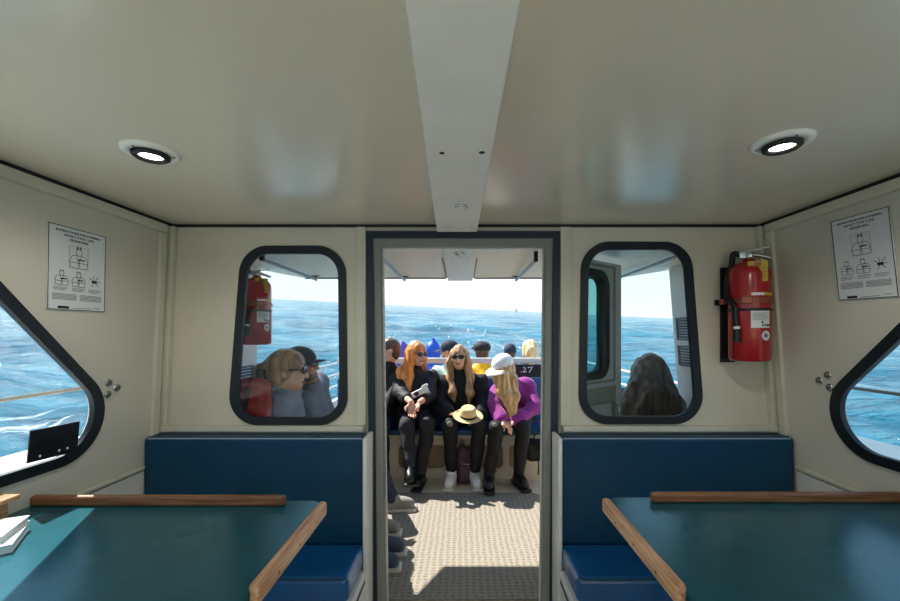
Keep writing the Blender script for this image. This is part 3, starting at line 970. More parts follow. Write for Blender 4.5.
    MB().obox(cq - ws * (r + .008) + bd * .03, (ws, wf, (0, 0, 1)), (.016, .012, .013)).build('bracket_clip', M_COPPER, t, .003)
    back = MB()
    back.obox(Vector((x, y, z0 + hh * .47)) + bd * (r + .004) + ws * r * .5, (ws, wf, (0, 0, 1)), (r * .4, .004, hh * .5))
    back.obox(cq + bd * (r + .004), (ws, wf, (0, 0, 1)), (r + .018, .005, .013))
    back.build('bracket_plate', M_HOSE, t)
    # labels on the cylinder
    def lab(name, a0, a1, z_0, z_1, m, off=.0012):
        mb = MB(); n_ = 10; vs = []
        for i in range(n_ + 1):
            a = a0 + (a1 - a0) * i / n_
            d = fd * math.cos(a) - sd * math.sin(a)
            vs += [Vector((x, y, z_0)) + d * (r + off), Vector((x, y, z_1)) + d * (r + off)]
        mb.add(vs, [(2 * i, 2 * i + 2, 2 * i + 3, 2 * i + 1) for i in range(n_)])
        return mb.build(name, m, t)
    zz = lambda f_: z0 + hh * f_
    lab('label', .02, .62, zz(.645), zz(.672), M_PAPER)
    lab('label', .62, 1.25, zz(.645), zz(.672), M_YELLOW)
    ll = lab('label', .0, .95, zz(.33), zz(.50), M_PAPER)
    for i in range(6):
        o = lab('label_print', .06, .88 - .1 * (i % 3), zz(.47 - i * .012), zz(.474 - i * .012), M_INKG, .002)
    for a in (.5, .62, .74, .84):
        lab('label_symbol', a, a + .08, zz(.345), zz(.368), M_INK, .002)
    ml = lab('label_symbol', .46, .56, zz(.375), zz(.395), M_INK, .002)
    # oval maker's badge
    mb = MB(); vs = []
    for i in range(20):
        q_ = 2 * math.pi * i / 20; a = .72 + .24 * math.cos(q_); z_ = zz(.255) + .022 * math.sin(q_)
        vs.append(Vector((x, y, z_)) + (fd * math.cos(a) - sd * math.sin(a)) * (r + .0014))
    mb.add(vs, [tuple(range(20))]); mb.build('badge', M_PAPER, t)
    lab('badge_mark', .62, .72, zz(.24), zz(.275), M_INK, .0022)
    lab('badge_mark', .76, .84, zz(.24), zz(.265), mat('badge_blue', srgb(40, 60, 120), .5), .0022)
    # hanging tag
    td = fd.copy(); tu = Vector((-td.y, td.x, 0)).normalized()
    tc_ = c0 + td * (r * .86) + Vector((0, 0, -.055)) - sd * r * .3
    tg = MB().obox(tc_, (tu, td, (0, 0, 1)), (.036, .0008, .046)).build('tag', M_YELLOW, t)
    mb = MB()
    for i in range(6):
        mb.obox(tc_ + td * .0012 + Vector((0, 0, .012 - i * .009)), (tu, td, (0, 0, 1)), (.027 - .006 * (i % 2), .0003, .0012))
    mb.obox(tc_ + td * .0012 + Vector((0, 0, .030)), (tu, td, (0, 0, 1)), (.012, .0003, .010))
    mb.build('tag_print', M_COPPER, tg)
    MB().tube([tc_ + Vector((0, 0, .045)), c0 + Vector((0, 0, .03))], .001, 5).build('tag_string', M_PAPER, tg)
    return t
extinguisher((1.328, 1.850), .084, 1.292, 1.750, 1.81, 'red fire extinguisher with yellow tag strapped to the cream bulkhead', -1, (0, 1, 0), (-.52, -.86, 0))
# ------------------------------------------------------------------ the sea
def sea():
    nr, na = 260, 420
    r = np.concatenate([[0.0], np.geomspace(1.6, 14000, nr)])
    a = np.linspace(0, 2 * np.pi, na, endpoint=False)
    R, A = np.meshgrid(r, a, indexing='ij')
    X, Y = R * np.cos(A), R * np.sin(A)
    Z = np.zeros_like(X)
    rng = np.random.RandomState(3)
    step = np.maximum(R * 0.036, 0.05)
    for i in range(34):
        lam = 0.9 * 1.12 ** i
        ang = math.radians(60) + rng.normal(0, .5)
        kx_, ky_ = 2 * np.pi / lam * math.cos(ang), 2 * np.pi / lam * math.sin(ang)
        fade = np.clip((lam / step - 2.2) / 2.0, 0, 1)
        ph = rng.uniform(0, 6.28)
        s = np.sin(kx_ * X + ky_ * Y + ph)
        Z += fade * 0.014 * lam ** .74 * (1 - np.abs(s)) ** 1.0 * .9
    Z -= Z.mean()
    base = Vector((0, 0, H)) - SEA_N * 2.25
    B = np.array([SEA_R, SEA_F, SEA_N])
    V = np.stack([X, Y, Z], -1).reshape(-1, 3) @ B + np.array(base)
    i0 = (np.arange(nr)[:, None] * na + np.arange(na)[None, :])
    i1 = (np.arange(nr)[:, None] * na + (np.arange(na)[None, :] + 1) % na)
    Q = np.stack([i0, i0 + na, i1 + na, i1], -1).reshape(-1, 4)
    me = bpy.data.meshes.new('sea')
    me.from_pydata(V.tolist(), [], Q.tolist())
    me.polygons.foreach_set('use_smooth', [True] * len(me.polygons))
    m = bpy.data.materials.new('sea_water'); m.use_nodes = True
    n, l = m.node_tree.nodes, m.node_tree.links
    b = n['Principled BSDF']
    b.inputs['Roughness'].default_value = 0.12
    b.inputs['IOR'].default_value = 1.33
    b.inputs['Specular IOR Level'].default_value = 0.4
    t = n.new('ShaderNodeTexCoord')
    def noise(scale, sc, det=5, rough=.55, dist=0.0):
        mp = n.new('ShaderNodeMapping'); mp.inputs['Scale'].default_value = sc
        mp.inputs['Rotation'].default_value = (0, 0, .15)
        l.new(t.outputs['Object'], mp.inputs['Vector'])
        z = n.new('ShaderNodeTexNoise'); z.inputs['Scale'].default_value = scale
        z.inputs['Detail'].default_value = det; z.inputs['Roughness'].default_value = rough; z.inputs['Distortion'].default_value = dist
        l.new(mp.outputs[0], z.inputs['Vector']); return z
    n1 = noise(.9, (.55, 1.2, 1), 8, .62, .4)
    n2 = noise(.11, (.6, 1.3, 1), 6, .55, .3)
    n3 = noise(.018, (.6, 1.3, 1), 5, .6)
    # colour patches of ruffled water
    rp = n.new('ShaderNodeValToRGB')
    rp.color_ramp.elements[0].color = srgb(6, 64, 94); rp.color_ramp.elements[0].position = .34
    rp.color_ramp.elements[1].color = srgb(58, 150, 176); rp.color_ramp.elements[1].position = .68
    mxn = n.new('ShaderNodeMath'); mxn.operation = 'MULTIPLY_ADD'; mxn.inputs[1].default_value = .5
    l.new(n1.outputs['Fac'], mxn.inputs[0])
    half = n.new('ShaderNodeMath'); half.operation = 'MULTIPLY'; half.inputs[1].default_value = .5
    l.new(n2.outputs['Fac'], half.inputs[0]); l.new(half.outputs[0], mxn.inputs[2])
    l.new(mxn.outputs[0], rp.inputs['Fac'])
    # wake foam: long streaks close beside the hull, small whitecaps elsewhere
    sep = n.new('ShaderNodeSeparateXYZ')
    geo = n.new('ShaderNodeNewGeometry'); l.new(geo.outputs['Position'], sep.inputs[0])
    ab = n.new('ShaderNodeMath'); ab.operation = 'ABSOLUTE'; l.new(sep.outputs['X'], ab.inputs[0])
    mr = n.new('ShaderNodeMapRange'); mr.inputs['From Min'].default_value = 2.2; mr.inputs['From Max'].default_value = 18.0
    mr.inputs['To Min'].default_value = .15; mr.inputs['To Max'].default_value = -.03
    l.new(ab.outputs[0], mr.inputs['Value'])
    nf = noise(1.0, (1.5, .22, 1), 8, .6, 1.2)
    ad = n.new('ShaderNodeMath'); ad.operation = 'ADD'; l.new(nf.outputs['Fac'], ad.inputs[0]); l.new(mr.outputs[0], ad.inputs[1])
    my = n.new('ShaderNodeMapRange'); my.inputs['From Min'].default_value = 2.0; my.inputs['From Max'].default_value = 7.0; my.inputs['To Min'].default_value = 0.0; my.inputs['To Max'].default_value = -.16
    l.new(sep.outputs['Y'], my.inputs['Value'])
    ad2 = n.new('ShaderNodeMath'); ad2.operation = 'ADD'; l.new(ad.outputs[0], ad2.inputs[0]); l.new(my.outputs[0], ad2.inputs[1])
    fr = n.new('ShaderNodeValToRGB')
    fr.color_ramp.elements[0].position = .60; fr.color_ramp.elements[0].color = (0, 0, 0, 1)
    fr.color_ramp.elements[1].position = .70; fr.color_ramp.elements[1].color = (1, 1, 1, 1)
    l.new(ad2.outputs[0], fr.inputs['Fac'])
    mc = n.new('ShaderNodeMix'); mc.data_type = 'RGBA'
    l.new(fr.outputs[0], mc.inputs['Factor']); l.new(rp.outputs[0], mc.inputs['A']); mc.inputs['B'].default_value = (.86, .92, .94, 1)
    l.new(mc.outputs['Result'], b.inputs['Base Color'])
    rm = n.new('ShaderNodeMapRange'); rm.inputs['To Min'].default_value = .12; rm.inputs['To Max'].default_value = .6
    l.new(fr.outputs[0], rm.inputs['Value']); l.new(rm.outputs[0], b.inputs['Roughness'])
    prev = None
    for z, dist, s in ((n3, 12.0, .6), (n2, 3.4, .8), (n1, .6, .9)):
        bp = n.new('ShaderNodeBump'); bp.inputs['Distance'].default_value = dist; bp.inputs['Strength'].default_value = s
        l.new(z.outputs['Fac'], bp.inputs['Height'])
        if prev: l.new(prev.outputs[0], bp.inputs['Normal'])
        prev = bp
    l.new(prev.outputs[0], b.inputs['Normal'])
    me.materials.append(m)
    o = bpy.data.objects.new('sea', me); COL.objects.link(o)
    return tag(o, 'choppy blue sea stretching to the horizon', 'sea', kind='stuff')
sea()

# ------------------------------------------------------------------ the aft deck
dk = bx('floor_deck', (-1.56, 2.0, -.06), (1.62, 7.2, 0), M_DECK)
tag(dk, 'tan non-skid aft deck outside the cabin', 'deck', kind='structure')
hull = MB()
hull.hexa([(-1.5, -6.5, -1.6), (1.55, -6.5, -1.6), (1.55, 7.2, -1.6), (-1.5, 7.2, -1.6), (-1.63, -6.5, -.065), (1.69, -6.5, -.065), (1.69, 7.2, -.065), (-1.63, 7.2, -.065)])
tag(hull.build('hull', M_WHITE), 'white hull of the boat under the deck', 'hull', kind='structure')
for sgn, nm, XF in ((-1, 'left', XL), (1, 'right', XR)):
    x = -1.60 if sgn < 0 else 1.66
    o = bx('wall_bulwark_' + nm, (min(x, x - sgn * .06), 2.86, 0), (max(x, x - sgn * .06), 7.2, .60), M_WHITE, None, .012)
    tag(o, 'white bulwark along the aft deck on the ' + ('couple\'s side' if sgn < 0 else 'long-haired woman\'s side'), 'bulwark', kind='structure')
    # side deck outside the cabin windows
    o = bx('trim_side_deck_' + nm, (min(XF(.8) + sgn * .06, XF(.8) + sgn * .38), YF - 1.5, .84), (max(XF(.8) + sgn * .06, XF(.8) + sgn * .38), 2.84, .925), M_WHITE, None, .01)
    tag(o, 'narrow white ledge outside the cabin ' + ('beside the sunlit table' if sgn < 0 else 'beyond the fire extinguisher wall'), 'ledge', kind='structure')
    M_BRONZE = mat('weathered_bronze', srgb(120, 112, 100), .4, .8)
    # rails
    r = thing('hand_rail', (x, 5.0, .6), 'white pipe railing on the bulwark ' + ('beyond the seated couple' if sgn < 0 else 'beyond the long-haired woman'), 'railing')
    for z in (.76, .90, 1.04):
        MB().tube([(x - sgn * .03, 2.9, z), (x - sgn * .03, 7.1, z)], .013, 8).build('pipe', M_RAILW, r)
    for y in (2.92, 3.7, 4.5, 5.3, 6.1, 7.05):
        MB().tube([(x - sgn * .03, y, .595), (x - sgn * .03, y, 1.05)], .014, 8).build('stanchion', M_RAILW, r)
    xo = XF(1.1) + sgn * .30
    r = thing('grab_rail', (xo, .6, .925), 'steel rail outside the side window ' + ('with the black plate' if sgn < 0 else 'across from the black plate'), 'railing')
    MB().tube([(xo, -3.0, 1.165), (xo, 2.6, 1.165), (xo, 2.66, 1.15), (xo, 2.69, 1.10), (xo, 2.69, .926)], .008, 8).build('pipe', M_BRONZE, r)
    for y in (-2.9, -1.2, .3):
        MB().tube([(xo, y, .926), (xo, y, 1.165)], .008, 8).build('stanchion', M_BRONZE, r)
    # wing wall with louvres
    def frw(u, v, w, XF=XF, sgn=sgn): return (XF(v) + sgn * (.0 + w), u, v)
    o = plate('wall_wing_' + nm, [(2.0, 0), (2.82, 0), (2.82, 1.875), (2.0, 1.90)], [], 0, .05, frw, M_WHITE)
    tag(o, 'white wing wall aft of the cabin ' + ('behind the seated couple' if sgn < 0 else 'beside the long-haired woman'), 'wall', kind='structure')
    for z0, z1 in (((.93, 1.20), (.60, .88)) if sgn < 0 else ((1.37, 1.525), (1.195, 1.335))):
        t = thing('louvre_vent', (XF(z0), 2.56, z0), 'blue-grey louvred vent ' + ('on the wing wall behind the couple' if sgn < 0 else 'on the wing wall beside the long-haired woman') + (', upper one' if z0 in (.93, 1.37) else ', lower one'), 'vent', 'louvred vents on the wing walls')
        R = [(2.36, z0), (2.765, z0), (2.765, z1), (2.36, z1)]
        plate('vent_frame', R, [offset_poly(R, .012)], -.012, 0, frw, M_LOUVER, t)
        ns = max(5, int((z1 - z0) / .022))
        for i in range(ns):
            z = z0 + .014 + (z1 - z0 - .028) * (i + .5) / ns
            xx = XF(z) - sgn * .005
            MB().obox((xx, 2.5625, z), ((0, 1, 0), Vector((sgn, 0, .9)), Vector((-.9 * sgn, 0, 1))), (.19, .008, .0012)).build('slat', M_LOUVER, t)

# canopy over the forward end of the deck
plan = [(-1.50, 1.99), (1.56, 1.99), (1.56, 2.84), (1.28, 3.25), (-1.28, 3.25), (-1.50, 2.84)]
def cz(y): return 1.905 - (y - 1.99) * .03
mb = MB(); n_ = len(plan)
vs = [(x, y, cz(y)) for x, y in plan] + [(x, y, cz(y) + .07) for x, y in plan]
mb.add(vs, [tuple(range(n_))[::-1], tuple(range(n_, 2 * n_))] + [(i, (i + 1) % n_, (i + 1) % n_ + n_, i + n_) for i in range(n_)])
can = thing('ceiling_canopy', (0, 2.6, 1.86), 'cream overhanging roof over the aft deck', 'canopy', kind='structure')
mb.build('roof_panel', mat('canopy_cream', srgb(250, 238, 214), .4, var=.03), can)
MB().hexa([(-.10, 2.06, cz(2.06) - .03), (.085, 2.06, cz(2.06) - .03), (.085, 3.26, cz(3.26) - .022), (-.115, 3.26, cz(3.26) - .022), (-.10, 2.06, cz(2.06) + .01), (.085, 2.06, cz(2.06) + .01), (.085, 3.26, cz(3.26) + .03), (-.115, 3.26, cz(3.26) + .03)]).build('roof_beam', M_BEAM, can, .003)
M_BRN = mat('brown_edge_trim', srgb(84, 66, 48), .5)
for x0, x1 in ((-1.27, -.13), (.10, 1.27)):
    MB().tube([(x0, 3.24, cz(3.24) - .004), (x1, 3.24, cz(3.24) - .004)], .006, 8).build('edge_trim', M_BRN, can)
for x in (-.124, .094):
    MB().tube([(x, 2.5, cz(2.5) - .003), (x, 3.16, cz(3.16) - .003), (x + (.006 if x > 0 else -.006), 3.235, cz(3.24) - .004)], .003, 6).build('edge_trim', M_BRN, can)
for x in (-.06, .035):
    for y in (2.4, 2.75, 3.1):
        MB().disc((x, y, cz(y) - .0305), (0, 0, -1), .006, 10).build('screw', M_SCREW, can)
dl = thing('deck_light', (-.012, 2.25, cz(2.25) - .03), 'small dome light under the canopy beam outside the door', 'light')
MB().lathe([(.03, 0), (.029, -.008), (.022, -.012)], (-.012, 2.25, cz(2.25) - .0295), (0, 0, 1), 20).build('bezel', M_STEEL, dl)
MB().lathe([(.023, -.010), (.014, -.018), (.0001, -.02)], (-.012, 2.25, cz(2.25) - .0295), (0, 0, 1), 20).build('dome', M_PAPER, dl)
for x, y0, y1, lab in ((-.455, 2.2, 3.17, 'folding canopy strut near the doorway, on the couple\'s side'), (.43, 2.33, 3.17, 'folding canopy strut near the doorway, on the open door\'s side'),
                       (-1.15, 2.3, 3.15, 'folding canopy strut over the seated couple'), (1.2, 2.2, 3.12, 'folding canopy strut over the long-haired woman')):
    t = thing('canopy_strut', (x, (y0 + y1) / 2, 1.8), lab, 'strut', 'struts under the canopy')
    MB().tube([(x, y0, cz(y0) - .052), (x, y1, cz(y1) - .028)], .011, 8).build('rod', M_ALU, t)
    MB().box((x - .011, y0 - .012, cz(y0) - .06), (x + .011, y0 + .012, cz(y0) - .0005)).build('bracket', M_SCREW, t, .002)
    MB().box((x - .005, y1 - .012, cz(y1) - .04), (x + .005, y1 + .004, cz(y1) - .0005)).build('fitting', M_BRN, t)
    MB().box((x - .03, y1 - .02, cz(y1) - .006), (x + .03, y1 + .012, cz(y1) - .0005)).build('fitting', M_BRN, t)

# woven deck rug
def rug_mat():
    m = bpy.data.materials.new('woven_rug'); m.use_nodes = True
    n, l = m.node_tree.nodes, m.node_tree.links
    b = n['Principled BSDF']; b.inputs['Roughness'].default_value = .95
    t = n.new('ShaderNodeTexCoord')
    def wave(axis, sc):
        w = n.new('ShaderNodeTexWave'); w.bands_direction = axis; w.inputs['Scale'].default_value = sc
        w.inputs['Distortion'].default_value = 2.5; w.inputs['Detail'].default_value = 2; w.inputs['Detail Scale'].default_value = 3
        l.new(t.outputs['Object'], w.inputs['Vector']); return w
    wx, wy = wave('X', 8.0), wave('Y', 11.0)
    mu = n.new('ShaderNodeMath'); mu.operation = 'MULTIPLY'; l.new(wx.outputs['Fac'], mu.inputs[0]); l.new(wy.outputs['Fac'], mu.inputs[1])
    ad = n.new('ShaderNodeMath'); ad.operation = 'MAXIMUM'; l.new(wx.outputs['Fac'], ad.inputs[0]); l.new(wy.outputs['Fac'], ad.inputs[1])
    nz = n.new('ShaderNodeTexNoise'); nz.inputs['Scale'].default_value = 130; l.new(t.outputs['Object'], nz.inputs['Vector'])
    mx = n.new('ShaderNodeMath'); mx.operation = 'MULTIPLY_ADD'; mx.inputs[1].default_value = .5; l.new(nz.outputs['Fac'], mx.inputs[0]); l.new(ad.outputs[0], mx.inputs[2])
    rp = n.new('ShaderNodeValToRGB')
    rp.color_ramp.elements[0].color = srgb(120, 113, 101); rp.color_ramp.elements[0].position = .45
    rp.color_ramp.elements[1].color = srgb(148, 140, 126); rp.color_ramp.elements[1].position = 1.15 if False else 1.0
    l.new(mx.outputs[0], rp.inputs['Fac']); l.new(rp.outputs[0], b.inputs['Base Color'])
    bp = n.new('ShaderNodeBump'); bp.inputs['Strength'].default_value = .6; bp.inputs['Distance'].default_value = .006
    l.new(mx.outputs[0], bp.inputs['Height']); l.new(bp.outputs[0], b.inputs['Normal'])
    return m
def fr_rug(u, v, w): return (u, v, w)
rug = plate('deck_rug', round_poly([(-.72, 2.12), (.70, 2.12), (.70, 3.53), (-.72, 3.53)], .12), [], .0005, .012, fr_rug, rug_mat())
tag(rug, 'beige woven rug on the aft deck in front of the seated women', 'rug')

# aft bench the women sit on, back to back with a second one
M_SEATB = mat('deck_seat_blue', srgb(34, 84, 130), .4, var=.12, vscale=5, bump=.1, bscale=120)
def aft_bench():
    t = thing('deck_bench', (0, 4.05, 0), 'cream deck bench with blue cushions under the three women', 'bench')
    def fr(u, v, w): return (u, 3.90 + w, v)
    holes = [round_poly([(x0, .10), (x1, .10), (x1, .33), (x0, .33)], .05) for x0, x1 in ((-.62, -.16), (.02, .40), (.46, .62))]
    plate('front_panel', [(-1.35, 0), (1.35, 0), (1.35, .40), (-1.35, .40)], holes, 0, .03, fr, M_CREAM, t)
    plate('locker_panel', [(-1.34, .01), (1.34, .01), (1.34, .39), (-1.34, .39)], [], .032, .05, fr, mat('tan_locker', srgb(150, 128, 98), .5), t)
    bx('base', (-1.35, 3.952, 0), (1.35, 4.40, .40), M_CREAM, t, .004)
    bx('seat_lip', (-1.35, 3.87, .401), (1.35, 4.40, .43), M_CREAM, t, .006)
    for i, (x0, x1) in enumerate(((-1.34, -.46), (-.45, .44), (.45, 1.34))):
        bx('seat_cushion', (x0, 3.88, .431), (x1, 4.28, .475), M_SEATB, t, .012, 2)
        bx('back_cushion', (x0, 4.29, .48), (x1, 4.36, .935), M_SEATB, t, .014, 2)
    bx('back_board', (-1.35, 4.362, .43), (1.35, 4.40, .955), M_CREAM, t, .004)
    MB().box((-1.36, 4.345, 1.088), (1.36, 4.40, 1.148)).build('top_rail', M_RAILW, t, .008)
    for x in (-1.3, -.65, 0, .65, 1.3):
        MB().tube([(x, 4.38, .95), (x, 4.375, 1.10)], .014, 8).build('rail_post', M_RAILW, t)
    return t
aft_bench()
t = thing('deck_bench', (0, 4.7, 0), 'second deck bench set back to back behind the three women', 'bench')
bx('base', (-1.35, 4.405, 0), (1.35, 4.90, .40), M_CREAM, t, .004)
bx('seat_cushion', (-1.34, 4.43, .401), (1.34, 4.92, .46), M_SEATB, t, .012)
# black panel with a white scribble hung on the bench back
pn = thing('bench_sign', (.69, 4.29, .945), 'black panel with white handwritten marks hung on the bench back', 'sign')
bx('panel', (.47, 4.288, .945), (.90, 4.31, 1.083), mat('black_panel', srgb(22, 24, 30), .5), pn, .008)
def scrib(pts, r):
    return MB().tube([(x, 4.287, z) for x, z in pts], r, 6)
scrib([(.655, 1.045), (.672, 1.052), (.68, 1.04), (.665, 1.015), (.652, .998), (.672, 1.0), (.69, 1.01)], .0045).build('digit', M_PAPER, pn)
scrib([(.705, 1.048), (.735, 1.055), (.757, 1.057), (.742, 1.035), (.727, 1.01), (.72, .995)], .0045).build('digit', M_PAPER, pn)
scrib([(.63, 1.0), (.64, 1.004)], .004).build('dot', M_PAPER, pn)

# side benches outside
for sgn, xa, xb, y1, lab in ((-1, -1.47, -.93, 3.72, 'white side bench under the seated couple'), (1, .99, 1.50, 3.06, 'white side bench under the long-haired woman')):
    t = thing('side_bench', ((xa + xb) / 2, 2.9, 0), lab, 'bench', 'side benches on the deck')
    y0 = 2.02 if sgn < 0 else 2.62
    bx('base', (xa, y0, 0), (xb, y1, .39), M_CREAM, t, .006)
    bx('seat_cushion', (xa + .005, y0 + .01, .391), (xb + (.02 if sgn < 0 else -.0), y1, .44), M_SEATB, t, .012)

# solid stand-in on the wing wall for an extinguisher reflected in the window
extinguisher((-1.322, 2.58), .086, 1.345, 1.775, 1.84, 'fire extinguisher with a tag, solid stand-in for a window reflection above the seated couple', -1, (-1, 0, 0), (.45, -.9, 0))

# sailing boat far off
sb = thing('sailboat', SEA_F * 960 + SEA_R * 127 + Vector((0, 0, H)) - SEA_N * 2.2, 'tiny pale sailing boat far off on the horizon', 'sailboat')
b0 = sb.location.copy()
MB().add([b0 + SEA_R * -3.2 + SEA_N * .9, b0 + SEA_R * 3.6 + SEA_N * 1.0, b0 + SEA_R * 2.6 + SEA_N * -.2, b0 + SEA_R * -2.8 + SEA_N * -.2,
          b0 + SEA_R * -3.2 + SEA_N * .9 + SEA_F * 2, b0 + SEA_R * 3.6 + SEA_N * 1.0 + SEA_F * 2, b0 + SEA_R * 2.6 - SEA_N * .2 + SEA_F * 2, b0 - SEA_R * 2.8 - SEA_N * .2 + SEA_F * 2],
         [(0, 1, 2, 3), (7, 6, 5, 4), (0, 4, 5, 1), (1, 5, 6, 2), (2, 6, 7, 3), (3, 7, 4, 0)]).build('boat_hull', M_WHITE, sb)
MB().tube([b0 + SEA_N * .9 + SEA_F, b0 + SEA_N * 11.5 + SEA_F], .12, 6).build('mast', M_ALU, sb)
MB().add([b0 + SEA_F + SEA_R * .3 + SEA_N * 1.8, b0 + SEA_F - SEA_R * 3.2 + SEA_N * 1.8, b0 + SEA_F + SEA_R * .1 + SEA_N * 11,
          b0 + SEA_F * 1.1 + SEA_R * .3 + SEA_N * 1.8, b0 + SEA_F * 1.1 - SEA_R * 3.2 + SEA_N * 1.8, b0 + SEA_F * 1.1 + SEA_R * .1 + SEA_N * 11],
         [(0, 1, 2), (5, 4, 3), (0, 3, 4, 1), (1, 4, 5, 2), (2, 5, 3, 0)]).build('sail', M_PAPER, sb)
MB().add([b0 + SEA_F + SEA_R * 3.3 + SEA_N * 1.2, b0 + SEA_F + SEA_R * .4 + SEA_N * 1.6, b0 + SEA_F + SEA_R * .25 + SEA_N * 9.5,
          b0 + SEA_F * 1.1 + SEA_R * 3.3 + SEA_N * 1.2, b0 + SEA_F * 1.1 + SEA_R * .4 + SEA_N * 1.6, b0 + SEA_F * 1.1 + SEA_R * .25 + SEA_N * 9.5],
         [(0, 1, 2), (5, 4, 3), (0, 3, 4, 1), (1, 4, 5, 2), (2, 5, 3, 0)]).build('sail', M_PAPER, sb)
# ------------------------------------------------------------------ people
def hair_mat(name, c1, c2, rough=.42):
    return mat(name, c1, rough, var=.1, vscale=34, stretch=(1, 1, .07), col2=c2, bump=.5, bscale=90, bdist=.006)
M_SKIN = mat('fair_skin', srgb(226, 172, 146), .5, var=.05, vscale=20)
M_SKIN2 = mat('tanned_skin', srgb(206, 146, 112), .5, var=.05, vscale=20)
M_LIP = mat('lip', srgb(176, 84, 84), .45)
M_EYEW = mat('eye_white', srgb(238, 236, 232), .3)
M_IRIS = mat('iris', srgb(60, 44, 34), .2)
M_SHADES = mat('sunglass_lens', srgb(14, 14, 18), .12, coat=.5)
M_BLK = mat('black_knit', srgb(9, 9, 12), .85, var=.25, vscale=14, bump=.2, bscale=160)
M_BLKJ = mat('black_jacket_cloth', srgb(12, 13, 17), .7, var=.2, vscale=10, bump=.15, bscale=120)
M_CHAR = mat('charcoal_denim', srgb(38, 38, 42), .85, var=.2, vscale=18, bump=.2, bscale=200)
M_PURPLE = mat('purple_fleece', srgb(142, 36, 132), .8, var=.16, vscale=12, bump=.25, bscale=140, sheen=.2)
M_LAV = mat('lavender_grey_jacket', srgb(126, 130, 152), .7, var=.12, vscale=9)
M_SLATE = mat('slate_jacket', srgb(96, 102, 122), .7, var=.12, vscale=9)
M_NAVY = mat('navy_cloth', srgb(34, 44, 66), .8, var=.15, vscale=12)
M_YJ = mat('yellow_jacket', srgb(240, 188, 12), .6, var=.08, vscale=9)
M_BHOOD = mat('bright_blue_shell', srgb(24, 84, 206), .5, var=.12, vscale=9)
M_PHOOD = mat('violet_shell', srgb(98, 80, 168), .55, var=.12, vscale=9)
M_TEALJ = mat('dark_teal_jacket', srgb(54, 72, 84), .7, var=.12)
M_WSHOE = mat('white_canvas', srgb(232, 230, 226), .6, var=.04)
M_BSHOE = mat('black_leather', srgb(20, 20, 22), .35, var=.2)
M_GSHOE = mat('grey_canvas', srgb(142, 138, 132), .8, var=.1)
M_BLUSHOE = mat('slate_blue_canvas', srgb(66, 76, 96), .8, var=.1)
M_SOLE = mat('pale_rubber', srgb(206, 200, 190), .6)
H_RED = hair_mat('copper_hair', srgb(184, 76, 20), srgb(255, 168, 84))
H_BLOND = hair_mat('dark_blonde_hair', srgb(112, 76, 48), srgb(218, 176, 124))
H_LBLOND = hair_mat('light_blonde_hair', srgb(140, 92, 50), srgb(244, 204, 142))
H_PALE = hair_mat('pale_blonde_hair', srgb(196, 160, 110), srgb(250, 226, 182))
H_BROWN = hair_mat('brown_hair', srgb(44, 32, 28), srgb(96, 74, 64))
H_DBRN = hair_mat('short_brown_hair', srgb(52, 38, 28), srgb(98, 74, 56))
H_AUB = hair_mat('sunlit_brown_hair', srgb(104, 72, 50), srgb(196, 152, 114))

def vec(v): return np.array(v, float)

def lens_pair(parent, hc, r, f, u, s=1.0):
    g = None
    for sg in (-1, 1):
        c = Vector(hc + f * .094 * s + u * .012 * s + r * sg * .034 * s)
        MB().lathe([(.0001, .006), (.016, .0055), (.0225, .001), (.0235, -.002), (.0001, -.003)], c, Vector(f + r * sg * .18), 18, sx=1.36, ref=Vector(r)).build('sunglass_lens', M_SHADES, parent)
        MB().tube([Vector(hc + f * .088 * s + u * .018 * s + r * sg * .060 * s), Vector(hc + f * .05 * s + u * .018 * s + r * sg * .079 * s), Vector(hc - f * .005 * s + u * .012 * s + r * sg * .080 * s)], .0035, 6).build('temple_arm', M_SHADES, parent)
    MB().tube([Vector(hc + f * .102 * s + u * .018 * s - r * .012), Vector(hc + f * .105 * s + u * .02 * s), Vector(hc + f * .102 * s + u * .018 * s + r * .012)], .0035, 6).build('bridge', M_SHADES, parent)

